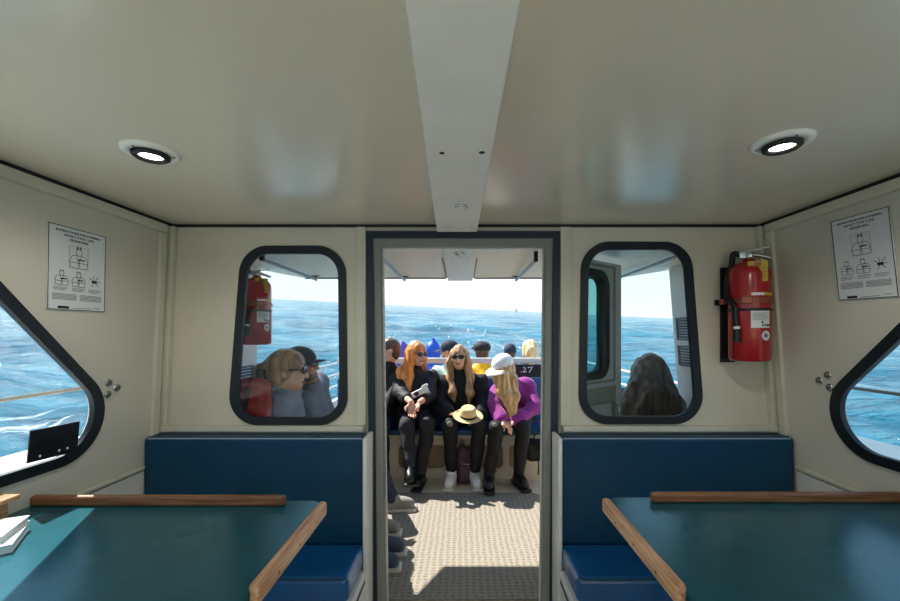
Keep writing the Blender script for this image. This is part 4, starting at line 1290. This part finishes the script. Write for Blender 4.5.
def person(label, hip, neck, head, face, s, arms, legs, top, bottom, skin=M_SKIN, sh=.17, res=.008, cres=.010, sleeve=1.0, shoes=None,
           glasses=False, hair=None, headgear=None, coat=.016, group=None, boots=0.0, grow_hip=1.0, sole=True, collar=True, hands=True, tname='jacket', torso_k=1.0, beard=None):
    hip, neck, hc = vec(hip), vec(neck), vec(head)
    u = _n(neck - hip); s = _n(vec(s) - u * np.dot(vec(s), u)); f = np.cross(u, s)
    fc = _n(face)
    if np.dot(f, fc) < 0 and abs(np.dot(f, fc)) > .2: f = -f
    hu = _n(np.array([0, 0, 1.0]) - fc * fc[2] + .25 * (u - fc * np.dot(u, fc)))
    hu = _n(hu - fc * np.dot(hu, fc)); hr = np.cross(fc, hu)
    base = (float(hip[0]), float(hip[1]), 0.0)
    t = thing('person', base, label, 'person', group)
    B = SDF(res)
    T = torso_k
    B.ell(hip, (.165 * T, .115 * T, .115), (s, f, u), .03)
    B.ell(hip * .55 + neck * .45, (.135 * T, .095 * T, .18), (s, f, u), .05)
    B.ell(neck - u * .17, (.155 * T, .105 * T, .15), (s, f, u), .05)
    nb = hc - hu * .07 - fc * .022
    B.cone(neck - u * .04, nb, .056, .05, .03)
    # head
    B.ell(hc + hu * .018 - fc * .012, (.074, .094, .098), (hr, fc, hu), .01)
    B.ell(hc - hu * .038 + fc * .022, (.058, .066, .072), (hr, fc, hu), .03)
    B.ell(hc - hu * .088 + fc * .058, (.026, .022, .02), (hr, fc, hu), .03)
    B.cone(hc + hu * .012 + fc * .082, hc - hu * .026 + fc * .104, .008, .0125, .012)
    B.ell(hc + hu * .028 + fc * .078, (.05, .012, .008), (hr, fc, hu), .012)
    for sg in (-1, 1):
        B.ell(hc + hr * sg * .04 - hu * .015 + fc * .065, (.022, .018, .02), (hr, fc, hu), .02)
        B.ell(hc + hr * sg * .077 - hu * .004 - fc * .008, (.009, .017, .028), (hr, fc, hu), .008)
    J = SDF(cres); TR = SDF(cres)
    J.ell(hip + u * .05, (.168 * T, .120 * T, .12), (s, f, u), .04)
    J.ell(hip * .55 + neck * .45, (.142 * T, .105 * T, .19), (s, f, u), .06)
    J.ell(neck - u * .17, (.158 * T, .11 * T, .155), (s, f, u), .06)
    if collar: J.cone(neck - u * .05, neck * .65 + nb * .35, .066, .06, .03)
    TR.ell(hip - u * .02, (.172 * T * grow_hip, .122 * T, .105), (s, f, u), .03)
    for sg, (el, wr, hd) in zip((-1, 1), arms):
        shp = neck - u * .05 + s * sg * sh
        el, wr, hd = vec(el), vec(wr), _n(hd)
        B.cone(neck - u * .05 + s * sg * .05, shp, .055, .05, .04)
        B.cone(shp, el, .047, .037, .03); B.cone(el, wr, .037, .025, .02)
        J.cone(neck - u * .045 + s * sg * .05, shp, .06, .055, .05)
        J.cone(shp, el, .054, .046, .04)
        J.cone(el, el + (wr - el) * (sleeve - .12), .046, .037, .03)
        # hand: palm, four fingers of unequal length bent at the knuckles, thumb off the palm's side
        side = np.cross(hd, [0, 0, 1.0]) if abs(hd[2]) < .9 else np.cross(hd, f)
        side = _n(side); pn_ = _n(np.cross(side, hd))
        if pn_[2] > 0 and abs(hd[2]) < .9: pn_ = -pn_
        if hands:
            B.ell(wr + hd * .045, (.036, .048, .016), (side, hd, pn_), .012)
            for j, ln_ in enumerate((.066, .076, .070, .054)):
                off = (j - 1.5) * .0185
                k0 = wr + hd * .083 + side * off
                k1 = k0 + _n(hd + pn_ * .35 + side * off * 2) * ln_ * .5
                k2 = k1 + _n(hd + pn_ * 1.1) * ln_ * .5
                B.chain([k0 - hd * .02, k0, k1, k2], [.009, .009, .0082, .0072], .004)
            th0 = wr + hd * .03 + side * sg * -.03
            th1 = th0 + _n(hd * .7 - side * sg * .8) * .03; th2 = th1 + _n(hd + pn_ * .5) * .03
            B.chain([th0, th1, th2], [.0115, .010, .0085], .008)
    for sg, (kn, an, td) in zip((-1, 1), legs):
        kn, an, td = vec(kn), vec(an), _n(td)
        hj = hip + s * sg * .088 * T - u * .02
        B.cone(hj, kn, .076, .052, .04); B.cone(kn, an, .05, .036, .02)
        B.cone(an, an + td * .11 + np.array([0, 0, -.04]), .034, .028, .02)
        TR.cone(hj, kn, .084, .062, .05); TR.cone(kn, kn * .14 + an * .86 if boots else an + np.array([0, 0, .012]), .060, .047, .03)
        calf = kn * .68 + an * .32 - _n(td) * .012
        TR.ell(calf, (.05, .05, .09), None, .03)
    body = B.build('body', skin, t)
    J.build(tname, top, t, folds(.0075, 27, hip[0] * 3), grow=coat)
    TR.build('trousers', bottom, t, folds(.0048, 30, hip[0]), grow=.009)
    # face: eyes and mouth sit in the head
    for sg in (-1, 1):
        if not glasses:
            e = MB().lathe([(.0001, .011), (.006, .0095), (.0105, .003), (.011, -.003)], Vector(hc + fc * .070 + hu * .012 + hr * sg * .033), Vector(fc), 12).build('eye', M_EYEW, t)
            MB().lathe([(.0001, .0125), (.004, .0118), (.0052, .0095)], Vector(hc + fc * .070 + hu * .012 + hr * sg * .033), Vector(fc), 10).build('iris', M_IRIS, e)
    MB().tube([Vector(hc - hu * .056 + fc * .081 - hr * .024), Vector(hc - hu * .059 + fc * .0885 - hr * .01), Vector(hc - hu * .058 + fc * .089), Vector(hc - hu * .059 + fc * .0885 + hr * .01), Vector(hc - hu * .056 + fc * .081 + hr * .024)], [.003, .006, .0058, .006, .003], 8).build('mouth', M_LIP, t)
    if beard is not None:
        bd = SDF(.006)
        bd.ell(hc - hu * .066 + fc * .036, (.057, .054, .042), (hr, fc, hu), .02)
        bd.cut(hc - hu * .03 + fc * .10, (.05, .05, .035), (hr, fc, hu), .01)
        bd.build('beard', beard, t)
    if glasses: lens_pair(t, hc, hr, fc, hu)
    # shoes
    if shoes is not None:
        ms = shoes if isinstance(shoes, (list, tuple)) else (shoes, shoes)
        for (kn, an, td), mm in zip(legs, ms):
            kn, an, td = vec(kn), vec(an), _n(td)
            up = _n(np.array([0, 0, 1.0]) - td * td[2]); sd = np.cross(td, up)
            g = an - up * .052
            S = SDF(.007)
            S.cone(g - td * .045 + up * .014, g + td * .15 + up * .008, .042, .036, .03)
            S.ell(g + td * .06 + up * .034, (.042, .10, .038), (sd, td, up), .03)
            S.cone(g - td * .015 + up * .02, an + up * (.02 + boots), .048, .050, .03)
            so = S.build('shoe', mm, t)
            if sole:
                Q = SDF(.006)
                Q.box(g + td * .045 - up * .027, (.05, .155, .013), (sd, td, up), .011, .01)
                Q.build('sole', M_SOLE if mm is not M_BSHOE else M_BSHOE, so)
            for q in range(3):
                p = g + td * (.045 + q * .022) + up * (.066 - q * .008)
                MB().tube([Vector(p - sd * .024), Vector(p + up * .006), Vector(p + sd * .024)], .003, 5).build('lace', M_PAPER if mm is M_WSHOE else M_SOLE, so)
    ctx = dict(t=t, hc=hc, f=fc, u=hu, r=hr, neck=neck, s=s, tu=u, tf=f, B=B)
    if hair: hair(ctx)
    if headgear: headgear(ctx)
    return ctx

# ---- hair styles
def cap_hair(c, S, vol=.0, low=.0):
    S.ell(c['hc'] + c['u'] * (.026 + vol * .3) - c['f'] * .014, (.083 + vol, .102 + vol, .100 + vol), (c['r'], c['f'], c['u']), .02)
    S.ell(c['hc'] - c['u'] * (.03 + low) - c['f'] * .05, (.074 + vol, .058 + vol, .075), (c['r'], c['f'], c['u']), .03)
def face_cut(c, S, w=.06, top=.052):
    S.cut(c['hc'] + c['f'] * .10 - c['u'] * (.092 - top), (w, .085, .092), (c['r'], c['f'], c['u']), .012)
def short_hair(m, vol=0.0):
    def fn(c):
        S = SDF(.007); cap_hair(c, S, vol - .002); face_cut(c, S, .066, .045)
        for sg in (-1, 1):
            S.cut(c['hc'] + c['r'] * sg * .085 - c['u'] * .035 + c['f'] * .012, (.03, .035, .045), (c['r'], c['f'], c['u']), .01)
        S.build('hair', m, c['t'], strands(.0012, c['r'], 160))
    return fn
def long_hair(m, locks, vol=.004, cutw=.06, top=.05, res=.007):
    def fn(c):
        S = SDF(res); cap_hair(c, S, vol); 
        for pts, rs in locks(c): S.chain([vec(p) for p in pts], rs, .03)
        face_cut(c, S, cutw, top)
        S.build('hair', m, c['t'], strands(.0036, c['r'], 130))
    return fn

# ---- headgear
def baseball_cap(m, tilt=0.0, peak=1.0):
    def fn(c):
        r, f, u, hc, t = c['r'], c['f'], c['u'], c['hc'], c['t']
        S = SDF(.006)
        S.ell(hc + u * .045 - f * .012, (.093, .112, .095), (r, f, u), .01)
        S.cut(hc - u * .052 - f * .012, (.16, .18, .075), (r, f, u), .006)
        cp = S.build('cap', m, t)
        V, n_ = [], 14
        mb = MB(); top_, bot = [], []
        for i in range(n_ + 1):
            a = -1.15 + 2.3 * i / n_
            for rr, dz in ((.090, 0), (.175 * peak, -.012 - .012 * (1 - math.cos(a)) * 2)):
                q = hc + u * (.030 + dz) + f * (math.cos(a) * rr * 1.03) + r * (math.sin(a) * rr * .92)
                top_.append(q + u * .003); bot.append(q - u * .001)
        k = len(top_)
        fs = []
        for i in range(n_):
            a0, a1, b1, b0 = 2 * i, 2 * i + 1, 2 * i + 3, 2 * i + 2
            fs += [(a0, a1, b1, b0), (k + b0, k + b1, k + a1, k + a0), (a1, k + a1, k + b1, b1), (a0, b0, k + b0, k + a0)]
        fs += [(0, k, k + 1, 1), (k - 2, k - 1, 2 * k - 1, 2 * k - 2)]
        mb.add(top_ + bot, fs, True).build('visor', m, cp)
        MB().lathe([(.007, 0), (.006, .004), (.0001, .006)], Vector(hc + u * .138 - f * .012), Vector(u), 10).build('button', m, cp)
    return fn
def beanie(m):
    def fn(c):
        S = SDF(.008)
        S.ell(c['hc'] + c['u'] * .04 - c['f'] * .012, (.094, .112, .105), (c['r'], c['f'], c['u']), .01)
        S.cut(c['hc'] - c['u'] * .075 + c['f'] * .02, (.16, .18, .08), (c['r'], c['f'], c['u']), .006)
        S.build('hat', m, c['t'], folds(.0012, 60))
    return fn
def hood(m, peak=.05):
    def fn(c):
        hc, u, f, r = c['hc'], c['u'], c['f'], c['r']
        S = SDF(.009)
        S.ell(hc + u * .02 - f * .02, (.115, .125, .13), (r, f, u), .03)
        S.cone(hc + u * .08 - f * .02, hc + u * (.13 + peak) - f * .05 + r * .01, .06, .02, .05)
        S.cone(hc - u * .05, c['neck'], .11, .10, .05)
        S.cut(hc + f * .13 - u * .01, (.075, .09, .10), (r, f, u), .015)
        S.build('hood', m, c['t'], folds(.003, 30))
    return fn
def flat_cap(m, m2):
    def fn(c):
        hc, u, f, r = c['hc'], c['u'], c['f'], c['r']
        S = SDF(.007)
        S.ell(hc + u * .055 - f * .01, (.103, .122, .078), (r, f, u), .01)
        S.cut(hc - u * .05, (.17, .19, .07), (r, f, u), .006)
        h_ = S.build('hat', m, c['t'], folds(.0012, 50))
        MB().lathe([(.100, -.016), (.103, -.014), (.103, .016), (.100, .018)], Vector(hc + u * .028 - f * .01), Vector(u), 28, sx=.93, ref=Vector(r)).build('hat_band', m2, h_)
        MB().tube([Vector(hc + u * .05 + r * -.10), Vector(hc + u * .04 + r * -.125)], .012, 8).build('ear_flap_tie', m, h_)
    return fn

# ================================================================= the three women on the aft bench
def red_locks(c):
    hc, r, f, u, nk = c['hc'], c['r'], c['f'], c['u'], c['neck']
    L = []
    for sg in (-1, 1):
        L.append(([hc + r * sg * .07 + u * .03 - f * .01, hc + r * sg * .082 - u * .06 + f * .0, nk + r * sg * .085 - c['tu'] * .02 + f * .02, nk + r * sg * .10 - c['tu'] * .14 + c['tf'] * .10], [.035, .04, .048, .03]))
    L.append(([hc - f * .07, nk - f * .05, nk - f * .07 - np.array([0, 0, .10])], [.07, .075, .04]))
    L.append(([hc - r * .05 - f * .05, vec(P(402, 372, 4.02)), vec(P(400, 384, 3.96))], [.05, .055, .035]))
    return L
W1 = person('woman with long copper-red hair and sunglasses, in black, sitting with crossed ankles',
    hip=(-.47, 4.10, .592), neck=P(414, 374, 4.06), head=P(417, 354, 4.0), face=(.70, -.68, -.10), s=(.98, .18, 0),
    arms=[(P(401, 394, 3.86), P(411, 402, 3.60), (.12, -.35, -.9)), (P(429, 396, 3.82), P(420, 402, 3.60), (-.55, -.25, -.75))],
    legs=[(P(407, 426, 3.68), P(410, 466, 3.55), (.12, -.9, -.15)), (P(428, 425, 3.70), P(420, 475, 3.72), (-.1, -1, 0))],
    top=M_BLKJ, bottom=M_CHAR, sleeve=.62, shoes=M_BSHOE, glasses=True, hair=long_hair(H_RED, red_locks), res=.007, sh=.17, coat=.022, torso_k=1.1)

def mid_locks(c):
    hc, r, f, u, nk = c['hc'], c['r'], c['f'], c['u'], c['neck']
    L = []
    for sg in (-1, 1):
        L.append(([hc + r * sg * .062 + u * .04 + f * .0, hc + r * sg * .086 - u * .05 + f * .01, nk + r * sg * .095 + f * .06, nk + r * sg * .085 - c['tu'] * .12 + c['tf'] * .15, nk + r * sg * .07 - c['tu'] * .22 + c['tf'] * .15], [.035, .038, .042, .038, .018]))
    L.append(([hc - f * .06, nk - f * .04, nk - f * .06 - np.array([0, 0, .10])], [.07, .08, .04]))
    return L
W2 = person('smiling woman with long dark-blonde hair and sunglasses, in a black coat, holding a straw hat',
    hip=(.0, 4.12, .592), neck=P(461, 378, 4.10), head=P(459, 357.5, 4.03), face=(-.12, -1, .0), s=(1, 0, 0),
    arms=[(P(440, 405, 3.94), P(449, 413.5, 3.70), (.95, -.25, .05)), (P(484, 404, 3.95), P(481, 417, 3.70), (-.9, -.25, .0))],
    legs=[(P(450, 425, 3.67), P(451, 474.5, 3.72), (-.12, -1, 0)), (P(479, 426, 3.67), P(475, 474.5, 3.72), (.12, -1, 0))],
    top=M_BLK, bottom=mat('black_leggings', srgb(10, 10, 12), .75, var=.2), shoes=M_WSHOE, boots=.045, glasses=True, hair=long_hair(H_BLOND, mid_locks), res=.007, sh=.192, coat=.03, tname='coat', torso_k=1.15)
kp = vec(P(449, 424, 3.60))
def knee_patch(ctx, c, r):
    S = SDF(.006); S.ell(c, (r, .012, r * .9), None, .01)
    S.build('knee_rip', M_GSHOE, ctx['t'])
knee_patch(W2, P(450, 424, 3.603), .03)

def pur_locks(c):
    return [([c['hc'] + c['f'] * .05 + c['r'] * .03, P(503, 376, 3.76), P(507, 396, 3.72), P(511, 417, 3.70)], [.05, .055, .05, .016]),
            ([c['hc'] + c['r'] * -.05, P(512, 378, 3.80), P(515, 396, 3.74), P(514, 418, 3.70)], [.05, .05, .04, .016]),
            ([c['hc'] + c['f'] * .04, P(497, 378, 3.78), P(500, 392, 3.74), P(505, 404, 3.71)], [.04, .04, .032, .014])]
W3 = person('woman in a purple fleece and white cap bending forward, long blonde hair hanging down',
    hip=(.56, 4.12, .592), neck=P(512, 385, 3.97), head=P(503, 368, 3.86), face=(-.80, -.38, -.42), s=(.98, .12, 0),
    arms=[(P(494, 405, 3.82), P(502, 420, 3.66), (.55, -.35, -.5)), (P(535, 407, 3.86), P(514, 421, 3.68), (-.8, -.3, -.25))],
    legs=[(P(497, 428, 3.64), P(489, 476, 3.64), (-.05, -1, 0)), (P(523, 428, 3.68), P(519, 475, 3.70), (.22, -1, 0))],
    top=M_PURPLE, bottom=mat('black_leggings', srgb(10, 10, 12), .75), shoes=M_BSHOE, boots=.07, res=.007, sh=.15, coat=.024, tname='fleece',
    hair=long_hair(H_LBLOND, pur_locks, cutw=.03), headgear=baseball_cap(mat('white_cap_cloth', srgb(236, 236, 238), .7, var=.03)), torso_k=1.08)
knee_patch(W3, P(495, 425, 3.575), .024)

# ---- man in black at the door's edge
W4 = person('man in a black jacket with short brown hair sitting beside the red-haired woman',
    hip=(-.86, 4.12, .592), neck=P(386, 369, 4.10), head=P(389.5, 350, 4.06), face=(-.95, -.25, -.05), s=(1, 0, 0),
    arms=[((-1.12, 4.0, .74), (-1.0, 3.78, .68), (.6, -.6, -.2)), ((-.71, 3.93, .76), (-.76, 3.74, .69), (-.5, -.7, -.2))],
    legs=[((-.95, 3.68, .56), (-.98, 3.66, .09), (-.1, -1, 0)), ((-.74, 3.68, .56), (-.72, 3.66, .09), (0, -1, 0))],
    top=M_BLKJ, bottom=M_NAVY, shoes=M_BSHOE, hair=short_hair(H_DBRN), sh=.165, torso_k=1.0, res=.009, coat=.02)

# ================================================================= the couple outside the left window
def tail_locks(c):
    hc, r, f, u = c['hc'], c['r'], c['f'], c['u']
    return [([hc - f * .09 + u * .02, hc - f * .135 - u * .005, hc - f * .145 - u * .09, hc - f * .13 - u * .20], [.035, .036, .034, .012])]
PA = person('woman in a lavender-grey jacket with tied-back brown hair sitting outside the window',
    hip=(-1.13, 2.37, .552), neck=(-1.045, 2.35, 1.06), head=P(288, 371, 2.31), face=(.95, .22, -.06), s=(-.2, 1, 0),
    arms=[((-1.02, 2.11, .76), (-.80, 2.20, .66), (.8, .4, -.3)), ((-1.03, 2.53, .78), (-.80, 2.44, .66), (.8, -.4, -.3))],
    legs=[((-.68, 2.26, .50), (-.56, 2.38, .10), (1, .05, 0)), ((-.68, 2.46, .50), (-.55, 2.55, .10), (1, .05, 0))],
    top=M_LAV, bottom=M_NAVY, shoes=M_BLUSHOE, glasses=True, hair=long_hair(H_AUB, tail_locks, vol=.004, cutw=.09, top=.04, res=.007), sh=.165, res=.0085, coat=.02)
PB = person('man in a slate jacket and dark cap leaning close to the woman in lavender grey',
    hip=(-1.13, 2.82, .552), neck=(-1.02, 2.70, 1.06), head=P(302, 367, 2.62), face=(.93, -.05, .16), s=(-.12, 1, 0),
    arms=[((-.98, 2.62, .78), (-.80, 2.72, .66), (.8, .3, -.3)), ((-1.02, 3.02, .78), (-.80, 2.98, .66), (.8, -.3, -.3))],
    legs=[((-.70, 2.76, .50), (-.62, 2.80, .10), (1, 0, 0)), ((-.70, 3.06, .50), (-.56, 3.18, .10), (1, .05, 0))],
    top=M_SLATE, bottom=M_NAVY, shoes=M_GSHOE, glasses=True, hair=short_hair(H_DBRN), headgear=baseball_cap(mat('dark_cap_cloth', srgb(58, 54, 58), .8), peak=.88), sh=.19, res=.009, torso_k=1.08, coat=.02, skin=M_SKIN2, beard=H_DBRN)

# ================================================================= the long-haired woman outside the right window
def back_locks(c):
    hc, r, f, u, nk = c['hc'], c['r'], c['f'], c['u'], c['neck']
    L = [([hc - f * .05, hc - f * .10 - u * .12, nk - f * .13 - np.array([0, 0, .08]), nk - f * .14 - np.array([0, 0, .22])], [.085, .10, .11, .07])]
    for sg in (-1, 1):
        L.append(([hc + r * sg * .05 + u * .03, hc + r * sg * .088 - u * .08 - f * .05, nk + r * sg * .125 - f * .08 - np.array([0, 0, .05]), nk + r * sg * .135 - f * .09 - np.array([0, 0, .22])], [.06, .062, .068, .05]))
    return L
PC = person('woman with long wavy brown hair seen from behind, sitting outside beyond the open door',
    hip=(1.26, 2.82, .552), neck=(1.25, 2.70, 1.00), head=P(650, 378, 2.66), face=(.22, .97, -.04), s=(.97, -.22, 0),
    arms=[((1.03, 2.86, .74), (1.12, 3.08, .66), (.3, .9, -.2)), ((1.47, 2.86, .74), (1.40, 3.08, .66), (-.3, .9, -.2))],
    legs=[((1.14, 3.22, .50), (1.14, 3.26, .10), (0, 1, 0)), ((1.36, 3.22, .50), (1.36, 3.26, .10), (0, 1, 0))],
    top=M_LAV, bottom=M_NAVY, shoes=M_GSHOE, hair=long_hair(H_BROWN, back_locks, vol=.03), sh=.165, res=.01, coat=.02)

# ================================================================= people on the benches further aft
def aft_person(label, px, py, Y, top, hair=None, headgear=None, face=(0, 1, -.03), skin=M_SKIN, **kw):
    h = P(px, py, Y); x = h.x
    return person(label, hip=(x, Y - .06, .575), neck=(x, Y - .03, h.z - .19), head=h, face=face, s=(1, 0, 0),
        arms=[((x - .19, Y + .06, .76), (x - .12, Y + .28, .68), (.4, .8, -.2)), ((x + .19, Y + .06, .76), (x + .12, Y + .28, .68), (-.4, .8, -.2))],
        legs=[((x - .10, Y + .38, .53), (x - .10, Y + .40, .10), (0, 1, 0)), ((x + .10, Y + .38, .53), (x + .10, Y + .40, .10), (0, 1, 0))],
        top=top, bottom=M_NAVY, hair=hair, headgear=headgear, skin=skin, res=.012, cres=.013, shoes=None, coat=.016, sh=.14, **kw)
aft_person('man in a dark peaked cap and beard looking sideways behind the women', 449, 351.5, 4.78, mat('green_white_jacket', srgb(150, 190, 170), .6, col2=srgb(220, 226, 220), vscale=7), short_hair(H_DBRN),
           baseball_cap(mat('navy_cap_cloth', srgb(30, 36, 50), .8)), face=(-.92, .30, -.08), skin=M_SKIN2, beard=M_BLK)
aft_person('person in a bright yellow jacket and dark brimless cap seen from behind', 482, 352, 4.74, M_YJ, short_hair(H_DBRN), flat_cap(mat('black_hat_cloth', srgb(34, 32, 36), .8), mat('grey_brown_band', srgb(104, 92, 84), .8)), torso_k=1.1)
def bun(c):
    hc, f, u = c['hc'], c['f'], c['u']
    return [([hc - f * .07 + u * .03, hc - f * .11 + u * .02], [.06, .05]), ([hc - f * .06 - u * .04, c['neck'] - f * .06], [.06, .03])]
aft_person('person with pale blonde gathered hair and a dark jacket seen from behind', 530, 352, 4.76, mat('dark_grey_jacket', srgb(52, 54, 62), .7), long_hair(H_PALE, bun, vol=.018))
aft_person('person in a violet hood sitting far aft on the stern bench', 402.5, 353, 5.98, M_TEALJ, None, hood(M_PHOOD, .03))
aft_person('person in a bright blue hood sitting far aft on the stern bench', 433, 351, 5.98, M_BHOOD, None, hood(M_BHOOD, .05))
aft_person('person in a navy knitted hat sitting far aft on the stern bench', 510, 353, 5.98, M_TEALJ, short_hair(H_DBRN), beanie(M_NAVY))
t = thing('stern_bench', (0, 6.0, 0), 'cream bench at the stern, beyond the benches set back to back', 'bench')
bx('base', (-1.35, 5.72, 0), (1.35, 6.24, .40), M_CREAM, t, .004)
bx('seat_cushion', (-1.34, 5.73, .401), (1.34, 6.26, .46), M_SEATB, t, .012)

# ================================================================= things the women hold and their bags
def straw_hat():
    c = vec(P(468, 416.5, 3.60)); up = _n((.05, -.35, .94))
    M_STRAW = mat('straw_weave', srgb(226, 196, 142), .7, var=.12, vscale=60, bump=.5, bscale=220, bdist=.003)
    k = .88
    t = thing('straw_hat', tuple(c), 'pale straw fedora with a black band held in the middle woman\'s lap', 'hat')
    ref = Vector((1, 0, 0))
    MB().lathe([(a * k, b * k) for a, b in [(.078, .0), (.10, -.004), (.135, .002), (.142, .008), (.142, .011), (.135, .006), (.10, .001), (.078, .006)]], c, up, 40, sx=1.08, ref=ref).build('brim', M_STRAW, t)
    prof = [(a * k, b * k * 1.1) for a, b in [(.080, .0), (.078, .03), (.074, .06), (.068, .085), (.056, .098), (.035, .094), (.0001, .086)]]
    mb = MB(); mb.lathe(prof, c, up, 40, sx=1.08, ref=ref)
    mb.build('crown', M_STRAW, t)
    MB().lathe([(a * k, b * k) for a, b in [(.0806, .002), (.0806, .004), (.0800, .026), (.0785, .027)]], c, up, 40, sx=1.085, ref=ref).build('band', M_BLK, t)
straw_hat()

ph = vec(P(420, 392, 3.70))
t = thing('handheld_camera', tuple(ph), 'small white and black object held on the red-haired woman\'s arm', 'camera')
ax = (_n((.85, -.2, .45)), _n((.2, .95, 0)), _n((-.45, 0, .85)))
MB().obox(ph, ax, (.085, .02, .028)).build('case', M_PAPER, t, .012, 3)
MB().obox(ph + ax[0] * .07 + ax[2] * .03, ax, (.03, .016, .014)).build('grip', M_PAPER, t, .008, 2)
MB().lathe([(.022, 0), (.022, .012), (.016, .014), (.0001, .010)], Vector(ph - ax[0] * .03 - ax[1] * .02), Vector(-ax[1]), 18).build('lens', M_BSHOE, t)
MB().tube([Vector(ph - ax[0] * .08), Vector(ph - ax[0] * .10 - ax[2] * .04), Vector(ph - ax[0] * .05 - ax[2] * .09), Vector(ph + ax[0] * .0 - ax[2] * .08)], .006, 6).build('strap', M_BSHOE, t)

def backpack():
    x, y = (466 - CX) / F * 3.78, 3.79
    t = thing('backpack', (x, y, 0), 'small dark patterned backpack on the deck between white shoes', 'backpack')
    mp = mat('speckled_backpack', srgb(22, 20, 30), .7, vscale=90, col2=srgb(120, 78, 96), stretch=(.4, 1, 1.4))
    S = SDF(.008)
    S.box((x, y, .17), (.098, .06, .165), None, .055, .03)
    S.cone((x - .02, y, .28), (x - .035, y, .345), .05, .028, .04)
    S.build('bag', mp, t, folds(.003, 30), floor=.004)
    S = SDF(.008); S.box((x + .005, y - .062, .11), (.07, .022, .085), None, .02, .01)
    S.build('pocket', mp, t)
    MB().tube([(x - .045, y - .01, .34), (x - .05, y - .01, .385), (x - .035, y - .01, .41), (x - .02, y - .01, .385), (x - .022, y - .01, .34)], .006, 6).build('handle', M_BSHOE, t)
    MB().tube([(x - .05, y - .066, .20), (x, y - .088, .205), (x + .065, y - .068, .20)], .003, 5).build('zip', M_STEEL, t)
backpack()
def hanging_bag():
    x, y = (536 - CX) / F * 3.80, 3.80
    t = thing('shoulder_bag', (x, y, .15), 'black shoulder bag hanging in front of the bench beside the woman in purple', 'bag')
    S = SDF(.009); S.box((x, y, .31), (.10, .055, .105), None, .05, .02); S.ell((x + .03, y - .03, .38), (.07, .05, .05), None, .03)
    S.build('bag', M_BLKJ, t, folds(.005, 28))
    MB().tube([(x - .03, y - .04, .36), (x - .02, y - .01, .44), (x + .02, y + .03, .478), (x + .06, y + .04, .478)], .008, 6).build('strap', M_BLKJ, t)
    MB().tube([(x + .01, y - .05, .24), (x + .015, y - .055, .16), (x + .01, y - .05, .09)], .007, 6).build('strap', M_BLKJ, t)
hanging_bag()
# red pack leaning beside the couple
def red_pack():
    x, y = -1.075, 2.072
    t = thing('red_backpack', (x, y, .44), 'red backpack with a black strap on the bench beside the woman in lavender grey', 'backpack')
    S = SDF(.009); S.box((x, y, .82), (.085, .048, .37), None, .045, .02)
    S.box((x, y, .56), (.095, .05, .115), None, .04, .04)
    S.build('bag', mat('red_nylon', srgb(150, 40, 36), .6, var=.15, vscale=10), t, folds(.004, 22), floor=.445)
    S = SDF(.009); S.box((x + .02, y - .045, .70), (.065, .018, .10), None, .015, .01); S.build('pocket', mat('red_nylon', srgb(150, 40, 36), .6), t)
    MB().tube([(x + .0, y - .03, 1.19), (x - .01, y - .05, 1.12), (x - .03, y - .052, .98), (x - .06, y - .05, .84)], .011, 8).build('strap', M_HOSE, t)
    MB().tube([(x + .01, y, 1.18), (x + .02, y, 1.23), (x + .05, y, 1.23), (x + .06, y, 1.18)], .008, 6).build('handle', M_HOSE, t)
red_pack()
